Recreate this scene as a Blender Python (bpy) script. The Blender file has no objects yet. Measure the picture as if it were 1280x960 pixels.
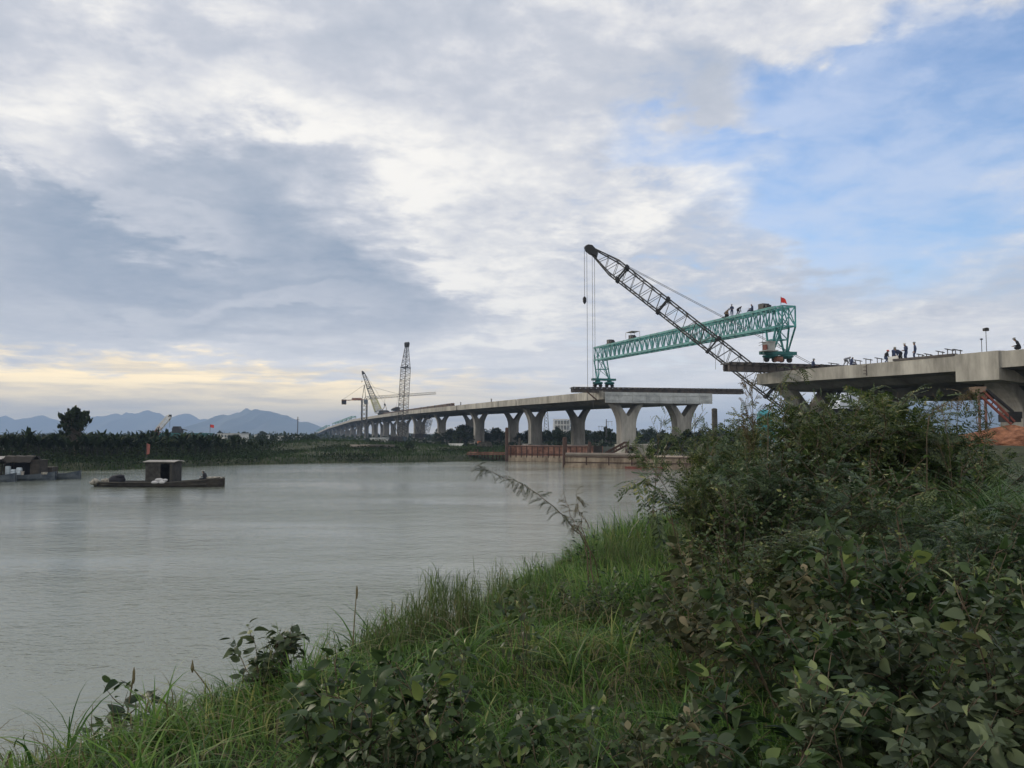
import bpy, math, random
import numpy as np
from mathutils import Vector, Matrix

random.seed(7)
SC = bpy.context.scene
COL = SC.collection
PI = math.pi
R = math.radians

# ------------------------------------------------------------------ camera frame (photo measured at 1280 x 960)
EYE = 5.0
FPX = 1000.0
PITCH = math.atan(63 / FPX)
CP, SP = math.cos(PITCH), math.sin(PITCH)


def ray(px, py):
    x = (px - 640) / FPX
    y = (480 - py) / FPX
    return Vector((x, CP - SP * y, SP + CP * y))


def at(px, py, D):
    """the point seen at photo position (px, py) that stands D metres ahead"""
    d = ray(px, py)
    return Vector((0, 0, EYE)) + d * (D / d.y)


def atz(px, D, z):
    d = ray(px, 543)
    return Vector((d.x * D / d.y, D, z))


# ------------------------------------------------------------------ object helpers
def tag(o, label=None, cat=None, group=None, kind=None):
    if label: o['label'] = label
    if cat: o['category'] = cat
    if group: o['group'] = group
    if kind: o['kind'] = kind
    return o


def thing(name, label, cat, loc=(0, 0, 0), rz=0.0, group=None):
    o = bpy.data.objects.new(name, None)
    o.empty_display_size = 0.3
    COL.objects.link(o)
    o.location = loc
    o.rotation_euler = (0, 0, rz)
    return tag(o, label, cat, group)


def link(name, me, parent=None):
    o = bpy.data.objects.new(name, me)
    COL.objects.link(o)
    if parent: o.parent = parent
    return o


def copy_tree(o, parent=None):
    c = o.copy()
    COL.objects.link(c)
    c.parent = parent
    for ch in list(o.children):
        copy_tree(ch, c)
    return c


class MB:
    """collects boxes, bars, tubes and lofts; build() links them as ONE mesh object"""

    def __init__(s, off=None):
        s.v, s.f, s.m = [], [], []
        s.cm = 0
        s.off = Vector(off) if off is not None else Vector((0, 0, 0))

    def mat(s, i):
        s.cm = i
        return s

    def add(s, vs, fs):
        b = len(s.v)
        s.v += [tuple(Vector(p) - s.off) for p in vs]
        s.f += [tuple(b + i for i in f) for f in fs]
        s.m += [s.cm] * len(fs)

    def box(s, c, d, rz=0.0, rot=None):
        c = Vector(c)
        M = rot if rot is not None else Matrix.Rotation(rz, 3, 'Z')
        hx, hy, hz = d[0] / 2, d[1] / 2, d[2] / 2
        vs = [c + M @ Vector((x * hx, y * hy, z * hz)) for z in (-1, 1) for x, y in ((-1, -1), (1, -1), (1, 1), (-1, 1))]
        s.add(vs, [(3, 2, 1, 0), (4, 5, 6, 7), (0, 1, 5, 4), (1, 2, 6, 5), (2, 3, 7, 6), (3, 0, 4, 7)])

    def bar(s, a, b, w, h=None):
        a, b = Vector(a), Vector(b)
        h = h or w
        d = (b - a)
        L = d.length
        if L < 1e-6: return
        z = d / L
        up = Vector((0, 0, 1)) if abs(z.z) < 0.95 else Vector((0, 1, 0))
        x = z.cross(up).normalized()
        y = x.cross(z).normalized()
        M = Matrix((x, y, z)).transposed()
        s.box((a + b) / 2, (w, h, L), rot=M)

    def tube(s, a, b, r, n=8, r2=None, caps=True):
        a, b = Vector(a), Vector(b)
        r2 = r if r2 is None else r2
        z = (b - a).normalized()
        up = Vector((0, 0, 1)) if abs(z.z) < 0.95 else Vector((0, 1, 0))
        x = z.cross(up).normalized()
        y = x.cross(z)
        vs = []
        for p, q in ((a, r), (b, r2)):
            vs += [p + (x * math.cos(2 * PI * i / n) + y * math.sin(2 * PI * i / n)) * q for i in range(n)]
        fs = [(i, (i + 1) % n, n + (i + 1) % n, n + i) for i in range(n)]
        if caps: fs += [tuple(range(n))[::-1], tuple(range(n, 2 * n))]
        s.add(vs, fs)

    def path(s, pts, r, n=6, r2=None):
        pts = [Vector(p) for p in pts]
        r2 = r if r2 is None else r2
        k = len(pts)
        rings = []
        for i, p in enumerate(pts):
            d = (pts[min(i + 1, k - 1)] - pts[max(i - 1, 0)]).normalized()
            up = Vector((0, 0, 1)) if abs(d.z) < 0.9 else Vector((0, 1, 0))
            x = d.cross(up).normalized()
            y = x.cross(d)
            q = r + (r2 - r) * i / (k - 1)
            rings.append([p + (x * math.cos(2 * PI * j / n) + y * math.sin(2 * PI * j / n)) * q for j in range(n)])
        s.loft(rings)

    def loft(s, rings, closed=True, caps=True):
        n = len(rings[0])
        vs = [p for r in rings for p in r]
        fs = []
        for i in range(len(rings) - 1):
            for j in range(n if closed else n - 1):
                a, b = i * n + j, i * n + (j + 1) % n
                fs.append((a, b, b + n, a + n))
        if caps:
            fs.append(tuple(range(n))[::-1])
            fs.append(tuple(range((len(rings) - 1) * n, len(rings) * n)))
        s.add(vs, fs)

    def prism(s, pts, o, ux, uy, dep):
        """a flat outline pts (u, v) in the frame o, ux, uy, given the depth vector dep"""
        o, ux, uy, dep = Vector(o), Vector(ux), Vector(uy), Vector(dep)
        a = [o + ux * p[0] + uy * p[1] for p in pts]
        n = len(a)
        fs = [tuple(range(n))[::-1], tuple(range(n, 2 * n))]
        fs += [(i, (i + 1) % n, n + (i + 1) % n, n + i) for i in range(n)]
        s.add(a + [p + dep for p in a], fs)

    def lathe(s, c, prof, n=12, axis=None):
        c = Vector(c)
        M = Vector((0, 0, 1)).rotation_difference(Vector(axis)).to_matrix() if axis else Matrix.Identity(3)
        rings = [[c + M @ Vector((r * math.cos(2 * PI * j / n), r * math.sin(2 * PI * j / n), z)) for j in range(n)] for r, z in prof]
        s.loft(rings)

    def blob(s, c, d, seed=0, n=10, m=7, amp=0.12):
        rn = random.Random(seed)
        c = Vector(c)
        rings = []
        for i in range(m):
            t = (i + 0.35) / (m - 0.3) * PI
            rings.append([c + Vector((math.sin(t) * math.cos(2 * PI * j / n) * d[0] / 2, math.sin(t) * math.sin(2 * PI * j / n) * d[1] / 2,
                                      -math.cos(t) * d[2] / 2)) * (1 + rn.uniform(-amp, amp)) if False else
                          c + Vector((math.sin(t) * math.cos(2 * PI * j / n) * d[0] / 2 * (1 + rn.uniform(-amp, amp)),
                                      math.sin(t) * math.sin(2 * PI * j / n) * d[1] / 2 * (1 + rn.uniform(-amp, amp)),
                                      -math.cos(t) * d[2] / 2 * (1 + rn.uniform(-amp, amp)))) for j in range(n)])
        s.loft(rings)

    def build(s, name, mats, parent=None, smooth=False):
        me = bpy.data.meshes.new(name)
        me.from_pydata(s.v, [], s.f)
        if not isinstance(mats, (list, tuple)): mats = [mats]
        for m in mats: me.materials.append(m)
        if len(mats) > 1: me.polygons.foreach_set('material_index', s.m)
        if smooth: me.polygons.foreach_set('use_smooth', [True] * len(me.polygons))
        import bmesh
        bm = bmesh.new()
        bm.from_mesh(me)
        bmesh.ops.recalc_face_normals(bm, faces=bm.faces)
        bm.to_mesh(me)
        bm.free()
        me.update()
        return link(name, me, parent)


def tri_mesh(name, V, F, mats, midx=None, smooth=False):
    V = np.asarray(V, dtype=np.float32)
    F = np.asarray(F, dtype=np.int32)
    me = bpy.data.meshes.new(name)
    me.vertices.add(len(V))
    me.vertices.foreach_set('co', V.ravel())
    me.loops.add(F.size)
    me.loops.foreach_set('vertex_index', F.ravel())
    me.polygons.add(len(F))
    me.polygons.foreach_set('loop_start', np.arange(0, F.size, F.shape[1], dtype=np.int32))
    me.polygons.foreach_set('loop_total', np.full(len(F), F.shape[1], dtype=np.int32))
    if not isinstance(mats, (list, tuple)): mats = [mats]
    for m in mats: me.materials.append(m)
    if midx is not None: me.polygons.foreach_set('material_index', np.asarray(midx, dtype=np.int32))
    if smooth: me.polygons.foreach_set('use_smooth', np.ones(len(F), dtype=bool))
    me.update(calc_edges=True)
    me.validate()
    return me


# ------------------------------------------------------------------ materials
def newmat(name):
    m = bpy.data.materials.new(name)
    m.use_nodes = True
    nt = m.node_tree
    return m, nt, nt.nodes['Principled BSDF']


def mat(name, col, rough=0.7, var=0.25, scale=1.5, metal=0.0, col2=None, stretch=None, bump=0.0, spec=0.3, thr=None, streak=None):
    """a base colour broken up by two noises; col2 = a second colour laid in patches (stains, rust, wear)"""
    m, nt, bs = newmat(name)
    nd, lk = nt.nodes, nt.links
    tc = nd.new('ShaderNodeTexCoord')
    mp = nd.new('ShaderNodeMapping')
    if stretch: mp.inputs['Scale'].default_value = stretch
    lk.new(tc.outputs['Object'], mp.inputs[0])
    n1 = nd.new('ShaderNodeTexNoise')
    n1.inputs['Scale'].default_value = scale
    n1.inputs['Detail'].default_value = 6
    n1.inputs['Roughness'].default_value = 0.65
    lk.new(mp.outputs[0], n1.inputs['Vector'])
    cr = nd.new('ShaderNodeValToRGB')
    e = cr.color_ramp.elements
    c2 = col2 or col
    t = thr or (0.35, 0.68)
    e[0].position, e[1].position = t
    e[0].color = (*[c * (1 - var) for c in col], 1)
    e[1].color = (*[min(1, c * (1 + var)) for c in c2], 1)
    lk.new(n1.outputs[0], cr.inputs[0])
    n2 = nd.new('ShaderNodeTexNoise')
    n2.inputs['Scale'].default_value = scale * 7.3
    n2.inputs['Detail'].default_value = 4
    lk.new(mp.outputs[0], n2.inputs['Vector'])
    mx = nd.new('ShaderNodeMix')
    mx.data_type = 'RGBA'
    mx.blend_type = 'MULTIPLY'
    mx.inputs['Factor'].default_value = 0.5
    lk.new(cr.outputs[0], mx.inputs['A'])
    r2 = nd.new('ShaderNodeMapRange')
    r2.inputs['To Min'].default_value = 0.55
    r2.inputs['To Max'].default_value = 1.35
    lk.new(n2.outputs[0], r2.inputs['Value'])
    lk.new(r2.outputs[0], mx.inputs['B'])
    res = mx.outputs['Result']
    if streak:                      # rain stains that run down from the edges
        mp2 = nd.new('ShaderNodeMapping')
        mp2.inputs['Scale'].default_value = (1.3, 1.3, 0.07)
        lk.new(tc.outputs['Object'], mp2.inputs[0])
        n3 = nd.new('ShaderNodeTexNoise')
        n3.inputs['Scale'].default_value = streak
        n3.inputs['Detail'].default_value = 5
        n3.inputs['Roughness'].default_value = 0.7
        lk.new(mp2.outputs[0], n3.inputs['Vector'])
        r3 = nd.new('ShaderNodeMapRange')
        r3.inputs['From Min'].default_value = 0.42
        r3.inputs['From Max'].default_value = 0.66
        r3.inputs['To Min'].default_value = 1.04
        r3.inputs['To Max'].default_value = 0.80
        lk.new(n3.outputs[0], r3.inputs['Value'])
        m3 = nd.new('ShaderNodeMix')
        m3.data_type = 'RGBA'
        m3.blend_type = 'MULTIPLY'
        m3.inputs['Factor'].default_value = 1
        lk.new(res, m3.inputs['A'])
        lk.new(r3.outputs[0], m3.inputs['B'])
        res = m3.outputs['Result']
    lk.new(res, bs.inputs['Base Color'])
    bs.inputs['Roughness'].default_value = rough
    bs.inputs['Metallic'].default_value = metal
    bs.inputs['Specular IOR Level'].default_value = spec
    if bump:
        b = nd.new('ShaderNodeBump')
        b.inputs['Strength'].default_value = bump
        b.inputs['Distance'].default_value = 0.05
        lk.new(n2.outputs[0], b.inputs['Height'])
        lk.new(b.outputs[0], bs.inputs['Normal'])
    return m


def leafmat(name, c1, c2, c3=None, trans=0.25, rough=0.5, patch=0.8, spec=0.25):
    """leaves: colour differs from leaf to leaf and from clump to clump; a little light comes through"""
    m, nt, bs = newmat(name)
    nd, lk = nt.nodes, nt.links
    g = nd.new('ShaderNodeNewGeometry')
    tc = nd.new('ShaderNodeTexCoord')
    n = nd.new('ShaderNodeTexNoise')
    n.inputs['Scale'].default_value = patch
    n.inputs['Detail'].default_value = 3
    lk.new(tc.outputs['Object'], n.inputs['Vector'])
    ad = nd.new('ShaderNodeMath')
    ad.operation = 'MULTIPLY_ADD'
    lk.new(n.outputs[0], ad.inputs[0])
    ad.inputs[1].default_value = 0.9
    hf = nd.new('ShaderNodeMath')
    hf.operation = 'MULTIPLY_ADD'
    lk.new(g.outputs['Random Per Island'], hf.inputs[0])
    hf.inputs[1].default_value = 0.7
    hf.inputs[2].default_value = -0.3
    lk.new(hf.outputs[0], ad.inputs[2])
    cr = nd.new('ShaderNodeValToRGB')
    e = cr.color_ramp.elements
    e[0].position, e[0].color = 0.15, (*c1, 1)
    e[1].position, e[1].color = 0.75, (*c2, 1)
    if c3:
        k = e.new(0.89)
        k.color = (*c3, 1)
    lk.new(ad.outputs[0], cr.inputs[0])
    lk.new(cr.outputs[0], bs.inputs['Base Color'])
    bs.inputs['Roughness'].default_value = rough
    bs.inputs['Specular IOR Level'].default_value = spec
    tr = nd.new('ShaderNodeBsdfTranslucent')
    lk.new(cr.outputs[0], tr.inputs['Color'])
    ms = nd.new('ShaderNodeMixShader')
    ms.inputs[0].default_value = trans
    lk.new(bs.outputs[0], ms.inputs[1])
    lk.new(tr.outputs[0], ms.inputs[2])
    lk.new(ms.outputs[0], nd['Material Output'].inputs['Surface'])
    return m


M = {}
M['concrete'] = mat('concrete', (0.285, 0.273, 0.243), 0.85, 0.28, 0.35, col2=(0.385, 0.37, 0.33), stretch=(1, 1, 0.35), bump=0.15, streak=0.8)
M['soffit'] = mat('soffit_shade_concrete', (0.115, 0.11, 0.10), 0.9, 0.2, 0.4, col2=(0.16, 0.155, 0.14))  # shade under the deck put into the colour as a darker concrete
M['pier'] = mat('pier_concrete', (0.185, 0.18, 0.168), 0.85, 0.26, 0.4, col2=(0.27, 0.262, 0.242), stretch=(1, 1, 0.3), bump=0.15, streak=0.9)
M['grey_concrete'] = mat('fresh_concrete', (0.33, 0.35, 0.36), 0.8, 0.16, 0.6, col2=(0.40, 0.42, 0.43), bump=0.1)
M['dark_gap'] = mat('joint_recess', (0.06, 0.06, 0.06), 0.9, 0.2, 2)
M['rail'] = mat('dark_steel', (0.060, 0.058, 0.062), 0.7, 0.3, 0.9, col2=(0.085, 0.070, 0.062), metal=0.2)
M['black'] = mat('black_steel', (0.022, 0.022, 0.024), 0.6, 0.3, 1.5)
M['teal'] = mat('teal_paint', (0.036, 0.190, 0.198), 0.6, 0.3, 1.1, col2=(0.070, 0.270, 0.272))
M['teal_dark'] = mat('dark_teal_paint', (0.02, 0.12, 0.12), 0.55, 0.15, 0.9)
M['boom'] = mat('boom_steel', (0.040, 0.042, 0.045), 0.55, 0.3, 1.2, col2=(0.07, 0.066, 0.06))
M['rope'] = mat('wire_rope', (0.05, 0.05, 0.055), 0.6, 0.1, 4)
M['white'] = mat('white_paint', (0.66, 0.66, 0.64), 0.6, 0.12, 1.0)
M['red'] = mat('red_paint', (0.20, 0.06, 0.045), 0.6, 0.15, 1.0)
M['faded_flag'] = mat('faded_red_cloth', (0.30, 0.115, 0.10), 0.85, 0.15, 2.0)
M['flag'] = mat('red_cloth', (0.62, 0.05, 0.04), 0.8, 0.1, 2.0)
M['yellow'] = mat('yellow_paint', (0.50, 0.49, 0.26), 0.6, 0.1, 1.0)
M['rust'] = mat('rusty_plate', (0.145, 0.060, 0.041), 0.85, 0.38, 0.8, col2=(0.25, 0.135, 0.10), bump=0.2, streak=1.2)
M['rust_tan'] = mat('rust_tan_plate', (0.21, 0.155, 0.112), 0.85, 0.38, 0.6, col2=(0.32, 0.26, 0.195), stretch=(1, 1, 0.5), bump=0.2, streak=1.1)
M['rust_dark'] = mat('dark_rust', (0.07, 0.042, 0.033), 0.85, 0.3, 1.2)
M['pipe'] = mat('pale_pipe', (0.22, 0.19, 0.16), 0.7, 0.2, 0.8)
M['boottop'] = mat('red_boot_topping', (0.19, 0.065, 0.05), 0.8, 0.25, 0.9)
M['rubber'] = mat('tyre_rubber', (0.02, 0.02, 0.02), 0.8, 0.2, 3)
M['wood_dark'] = mat('old_timber', (0.030, 0.026, 0.023), 0.85, 0.3, 2.0, stretch=(0.4, 1, 1), col2=(0.050, 0.044, 0.037))
M['wood_grey'] = mat('grey_timber', (0.046, 0.043, 0.039), 0.85, 0.3, 2.0, stretch=(0.4, 1, 1), col2=(0.085, 0.08, 0.07))
M['cabin_grey'] = mat('grey_cabin_paint', (0.30, 0.31, 0.31), 0.65, 0.15, 1.5)
M['tin'] = mat('corrugated_tin', (0.30, 0.29, 0.27), 0.6, 0.2, 1.6, col2=(0.40, 0.37, 0.34))
M['blue_tarp'] = mat('blue_tarp', (0.07, 0.11, 0.27), 0.6, 0.2, 1.5)
M['blue_hull'] = mat('faded_blue_paint', (0.040, 0.058, 0.085), 0.75, 0.3, 1.5, col2=(0.085, 0.098, 0.11))
M['brown_tarp'] = mat('brown_canvas', (0.034, 0.030, 0.026), 0.9, 0.2, 1.5)
M['sack'] = mat('white_sack', (0.50, 0.50, 0.52), 0.85, 0.12, 3)
M['net'] = mat('fishing_net', (0.16, 0.15, 0.13), 0.95, 0.4, 4.5, col2=(0.32, 0.30, 0.26), bump=0.6)
M['barrel'] = mat('pale_blue_plastic', (0.50, 0.58, 0.66), 0.45, 0.08, 3)
M['skin'] = mat('skin', (0.32, 0.19, 0.13), 0.6, 0.06, 5)
M['navy'] = mat('navy_workwear', (0.038, 0.055, 0.115), 0.85, 0.15, 6)
M['dark_cloth'] = mat('dark_cloth', (0.022, 0.022, 0.028), 0.9, 0.15, 6)
M['grey_cloth'] = mat('grey_cloth', (0.22, 0.23, 0.26), 0.9, 0.15, 6)
M['tan_cloth'] = mat('tan_cloth', (0.22, 0.16, 0.12), 0.9, 0.15, 6)
M['hat_red'] = mat('red_helmet', (0.52, 0.09, 0.05), 0.4, 0.05, 5)
M['hat_white'] = mat('white_helmet', (0.48, 0.47, 0.43), 0.4, 0.05, 5)
M['hat_grey'] = mat('grey_helmet', (0.20, 0.21, 0.20), 0.5, 0.05, 5)
M['glass_blue'] = mat('blue_glass', (0.10, 0.19, 0.28), 0.15, 0.15, 0.4, spec=0.5)
M['bldg'] = mat('pale_render', (0.72, 0.72, 0.70), 0.8, 0.08, 0.3)
M['window'] = mat('dark_window', (0.07, 0.09, 0.11), 0.25, 0.1, 0.5, spec=0.5)
M['orange_soil'] = mat('orange_soil', (0.18, 0.07, 0.036), 0.95, 0.35, 1.6, col2=(0.27, 0.12, 0.065), bump=1.0)
M['dark_bark'] = mat('dark_bark', (0.014, 0.014, 0.010), 0.9, 0.3, 6)
M['bark'] = mat('bark', (0.075, 0.058, 0.042), 0.9, 0.3, 6, col2=(0.11, 0.09, 0.07))
M['twig'] = mat('twig', (0.085, 0.072, 0.045), 0.85, 0.25, 9, col2=(0.12, 0.085, 0.06))
M['dry_stem'] = mat('dry_stem', (0.13, 0.11, 0.06), 0.85, 0.25, 9)
M['mountain'] = mat('mountain', (0.040, 0.055, 0.045), 0.95, 0.3, 0.004, col2=(0.06, 0.07, 0.05))
M['earth'] = mat('bare_earth', (0.15, 0.12, 0.085), 0.95, 0.25, 0.3, bump=0.3)

M['grass'] = leafmat('grass_blades', (0.022, 0.070, 0.013), (0.130, 0.240, 0.050), (0.28, 0.30, 0.10), 0.4, 0.5, 0.7)
M['far_grass'] = leafmat('bank_grass', (0.014, 0.030, 0.010), (0.042, 0.074, 0.022), None, 0.2, 0.75, 0.10, 0.1)
M['reed'] = leafmat('reed_blades', (0.03, 0.075, 0.02), (0.11, 0.185, 0.055), (0.22, 0.26, 0.11), 0.3, 0.5, 0.9)
M['seed_grass'] = leafmat('seed_grass', (0.030, 0.060, 0.018), (0.10, 0.150, 0.045), (0.17, 0.16, 0.08), 0.25, 0.6, 1.5)
M['feather'] = leafmat('feathery_leaves', (0.012, 0.030, 0.008), (0.088, 0.125, 0.036), (0.24, 0.23, 0.09), 0.3, 0.42, 1.4, 0.4)
M['feather_b'] = leafmat('bluish_feathery_leaves', (0.012, 0.029, 0.011), (0.064, 0.105, 0.044), (0.17, 0.20, 0.09), 0.3, 0.45, 1.4, 0.4)
M['feather_r'] = leafmat('reddish_feathery_leaves', (0.05, 0.045, 0.022), (0.12, 0.095, 0.045), (0.17, 0.08, 0.05), 0.25, 0.55, 1.4)
M['dark_feather'] = leafmat('dark_feathery_leaves', (0.014, 0.024, 0.010), (0.050, 0.062, 0.030), (0.11, 0.095, 0.055), 0.2, 0.6, 1.4)
M['small_leaf'] = leafmat('small_green_leaves', (0.012, 0.030, 0.009), (0.072, 0.115, 0.034), (0.23, 0.24, 0.08), 0.3, 0.45, 1.8, 0.35)
M['broad'] = leafmat('broad_grey_green_leaves', (0.022, 0.038, 0.017), (0.094, 0.124, 0.064), (0.23, 0.27, 0.11), 0.28, 0.5, 2.2, spec=0.25)
M['broad_dark'] = leafmat('broad_dark_leaves', (0.013, 0.031, 0.010), (0.058, 0.098, 0.032), (0.17, 0.22, 0.06), 0.3, 0.5, 2.2, spec=0.25)
M['broad_dry'] = leafmat('broad_dry_leaves', (0.022, 0.031, 0.013), (0.088, 0.098, 0.046), (0.24, 0.20, 0.12), 0.25, 0.6, 2.2)
M['banana'] = leafmat('banana_leaves', (0.007, 0.014, 0.006), (0.022, 0.036, 0.012), None, 0.2, 0.75, 0.3, 0.08)
M['tree_leaf'] = leafmat('tree_leaves', (0.011, 0.020, 0.009), (0.034, 0.049, 0.021), None, 0.2, 0.75, 0.25, 0.1)
M['scrub'] = leafmat('scrub_leaves', (0.008, 0.015, 0.006), (0.024, 0.036, 0.013), None, 0.2, 0.75, 0.2, 0.08)


# ------------------------------------------------------------------ people: one skinned body, clothes told apart by face, hard hat as a child
def person(label, loc, rz, pose, top, legs, hat=None, group=None, h=1.68, hair=True):
    """pose: dict of joints in metres for a 1.68 m figure facing +Y"""
    J = pose
    E = [('pelvis', 'belly', 't'), ('belly', 'chest', 't'), ('chest', 'neck', 't'), ('neck', 'jaw', 's'), ('jaw', 'skull', 's'), ('skull', 'crown', 's'), ('jaw', 'nose', 's')]
    for sd in 'lr':
        E += [('chest', 'sh' + sd, 't'), ('sh' + sd, 'el' + sd, 't'), ('el' + sd, 'wr' + sd, 't'), ('wr' + sd, 'ha' + sd, 's'), ('ha' + sd, 'fi' + sd, 's'), ('ha' + sd, 'th' + sd, 's'),
              ('pelvis', 'hip' + sd, 'l'), ('hip' + sd, 'kn' + sd, 'l'), ('kn' + sd, 'an' + sd, 'l'), ('an' + sd, 'to' + sd, 'b')]
    rad = dict(pelvis=.175, belly=.16, chest=.18, neck=.062, jaw=.078, skull=.105, crown=.08, nose=.02, sh=.09, el=.066, wr=.046, ha=.042, fi=.017, th=.015, hip=.125, kn=.088, an=.066, to=.045)
    names = list(J)
    idx = {n: i for i, n in enumerate(names)}
    me = bpy.data.meshes.new('person')
    me.from_pydata([tuple(Vector(J[n]) * (h / 1.68)) for n in names], [(idx[a], idx[b]) for a, b, _ in E], [])
    tmp = bpy.data.objects.new('tmp', me)
    COL.objects.link(tmp)
    md = tmp.modifiers.new('skin', 'SKIN')
    sv = me.skin_vertices[0].data
    for n in names:
        k = n if n in rad else n[:-1]
        r = rad[k] * h / 1.68
        sv[idx[n]].radius = (r, r * (0.72 if n in ('chest', 'belly', 'pelvis') else 1))
        sv[idx[n]].use_root = (n == 'pelvis')
    tmp.modifiers.new('sub', 'SUBSURF').levels = 1
    dg = bpy.context.evaluated_depsgraph_get()
    dg.update()
    out = bpy.data.meshes.new_from_object(tmp.evaluated_get(dg))
    bpy.data.objects.remove(tmp)
    out.name = 'person'
    out.materials.clear()
    for m in (M[top], M[legs], M['skin'], M['black']): out.materials.append(m)
    code = {'t': 0, 'l': 1, 's': 2, 'b': 3}
    seg = [(Vector(J[a]) * (h / 1.68), Vector(J[b]) * (h / 1.68), code[c]) for a, b, c in E]
    skull = Vector(J['skull']) * (h / 1.68)
    up = (Vector(J['crown']) - Vector(J['jaw'])).normalized()
    fw = (Vector(J['nose']) - Vector(J['jaw']))
    fw = (fw - up * fw.dot(up)).normalized()
    for p in out.polygons:
        p.use_smooth = True
        c = p.center
        best = min(seg, key=lambda q: (c - q[0] - (q[1] - q[0]) * max(0, min(1, (c - q[0]).dot(q[1] - q[0]) / max(1e-6, (q[1] - q[0]).length_squared)))).length)
        p.material_index = best[2]
        if best[2] == 2 and (c - skull).length < .2:
            if (c - skull).dot(up) > 0.03 or (c - skull).dot(fw) < -0.02: p.material_index = 3      # hair
    o = link('person', out)
    o.location = loc
    o.rotation_euler = (0, 0, rz)
    tag(o, label, 'person', group)
    if hat:
        mb = MB()
        s = h / 1.68
        c = (skull + up * 0.02 * s)
        rings = []
        ax = fw.cross(up).normalized()
        for rr, zz in ((.15, .035), (.135, .04), (.125, .07), (.105, .115), (.06, .145), (.005, .152)):
            rings.append([c + up * zz * s + (ax * math.cos(2 * PI * j / 12) + fw * (math.sin(2 * PI * j / 12) * 1.1 + (0.12 if rr > .14 and math.sin(2 * PI * j / 12) > 0 else 0))) * rr * s for j in range(12)])
        mb.loft(rings)
        mb.build('hard_hat', M[hat], o, True)
    return o


def pose(lean=0.0, ph=0.90, kneel=0.0, arms=((.24, .10, .85), (-.24, .10, .85)), feet=((.11, 0), (-.11, 0)), knees=None, look=0.0, twist=0.0):
    """lean: torso tilt forward; ph: pelvis height; arms: hand targets; feet: (x, y) of the ankles; look: head tilt"""
    J = {}
    pel = Vector((0, 0, ph))
    T = Matrix.Rotation(-lean, 3, 'X')
    Z = Matrix.Rotation(twist, 3, 'Z')

    def t(v): return pel + Z @ (T @ Vector(v))
    J['pelvis'] = pel
    J['belly'] = t((0, 0, .20))
    J['chest'] = t((0, .01, .43))
    J['neck'] = t((0, .02, .56))
    nk = J['neck']
    H = Matrix.Rotation(-(lean * 0.6 + look), 3, 'X')

    def hd(v): return nk + Z @ (H @ Vector(v))
    J['jaw'] = hd((0, .035, .07))
    J['skull'] = hd((0, .03, .15))
    J['crown'] = hd((0, .02, .20))
    J['nose'] = hd((0, .125, .10))
    for k, sg in (('l', 1), ('r', -1)):
        i = 0 if sg > 0 else 1
        sh = t((.185 * sg, 0, .46))
        ha = Vector(arms[i])
        d = ha - sh
        if d.length > .60: d = d.normalized() * .60
        ha = sh + d
        mid = sh + d * .5
        bend = math.sqrt(max(0.0, .31 ** 2 - (d.length / 2) ** 2))
        el = mid + Vector((.35 * sg, -.7, -.4)).normalized() * bend
        J['sh' + k] = sh
        J['el' + k] = el
        J['wr' + k] = ha
        w = (ha - el).normalized()
        J['ha' + k] = ha + w * .07
        J['fi' + k] = ha + w * .15 + Vector((0, .02, -.01))
        J['th' + k] = ha + w * .09 + Vector((-.04 * sg, .03, 0))
        hip = pel + Z @ Vector((.10 * sg, 0, -.04))
        an = Vector((feet[i][0], feet[i][1], .08))
        d = an - hip
        if d.length > .80:
            d = d.normalized() * .80
        mid = hip + d * .5
        bend = math.sqrt(max(0.0, .41 ** 2 - (d.length / 2) ** 2))
        kd = Vector((.15 * sg, 1, .25)).normalized() if knees is None else Vector(knees)
        J['hip' + k] = hip
        J['kn' + k] = mid + kd * bend
        J['an' + k] = hip + d
        J['to' + k] = hip + d + Vector((.03 * sg, .15, -.04))
    return J


STAND = pose()
STAND_HOLD = pose(lean=.10, arms=((.14, .30, 1.02), (-.14, .32, 1.0)), look=.25)
BEND = pose(lean=1.05, ph=.84, arms=((.16, .42, .62), (-.16, .48, .60)), feet=((.14, .05), (-.14, -.08)), look=-.2)
BEND_LOW = pose(lean=1.35, ph=.78, arms=((.16, .55, .40), (-.16, .6, .38)), feet=((.16, .08), (-.14, -.12)))
SQUAT = pose(lean=.45, ph=.34, arms=((.20, .42, .42), (-.20, .42, .40)), feet=((.14, .08), (-.14, .06)), look=.2)
SIT = pose(lean=.25, ph=.16, arms=((.22, .38, .36), (-.2, .4, .34)), feet=((.16, .55), (-.14, .50)), look=.1)
# ------------------------------------------------------------------ camera, sun, sky
cam = bpy.data.cameras.new('camera')
cam.sensor_width = 36
cam.lens = 36 * FPX / 1280
cam.clip_start = 0.05
cam.clip_end = 30000
co = bpy.data.objects.new('camera', cam)
COL.objects.link(co)
co.location = (0, 0, EYE)
co.rotation_euler = (PI / 2 + PITCH, 0, 0)
SC.camera = co

SUN_AZ, SUN_EL = R(-50), R(17)          # azimuth from straight ahead, negative = to the left
sd = Vector((math.sin(SUN_AZ) * math.cos(SUN_EL), math.cos(SUN_AZ) * math.cos(SUN_EL), math.sin(SUN_EL)))
sl = bpy.data.lights.new('sun', 'SUN')
sl.energy = 1.7
sl.angle = R(12)
sl.color = (1.0, 0.88, 0.70)
so = bpy.data.objects.new('sun', sl)
COL.objects.link(so)
so.rotation_euler = (-sd).to_track_quat('-Z', 'Y').to_euler()
so.location = (-60, 40, 60)

W = bpy.data.worlds.new('World')
SC.world = W
W.use_nodes = True
wn = W.node_tree
for n in list(wn.nodes): wn.nodes.remove(n)


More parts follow.
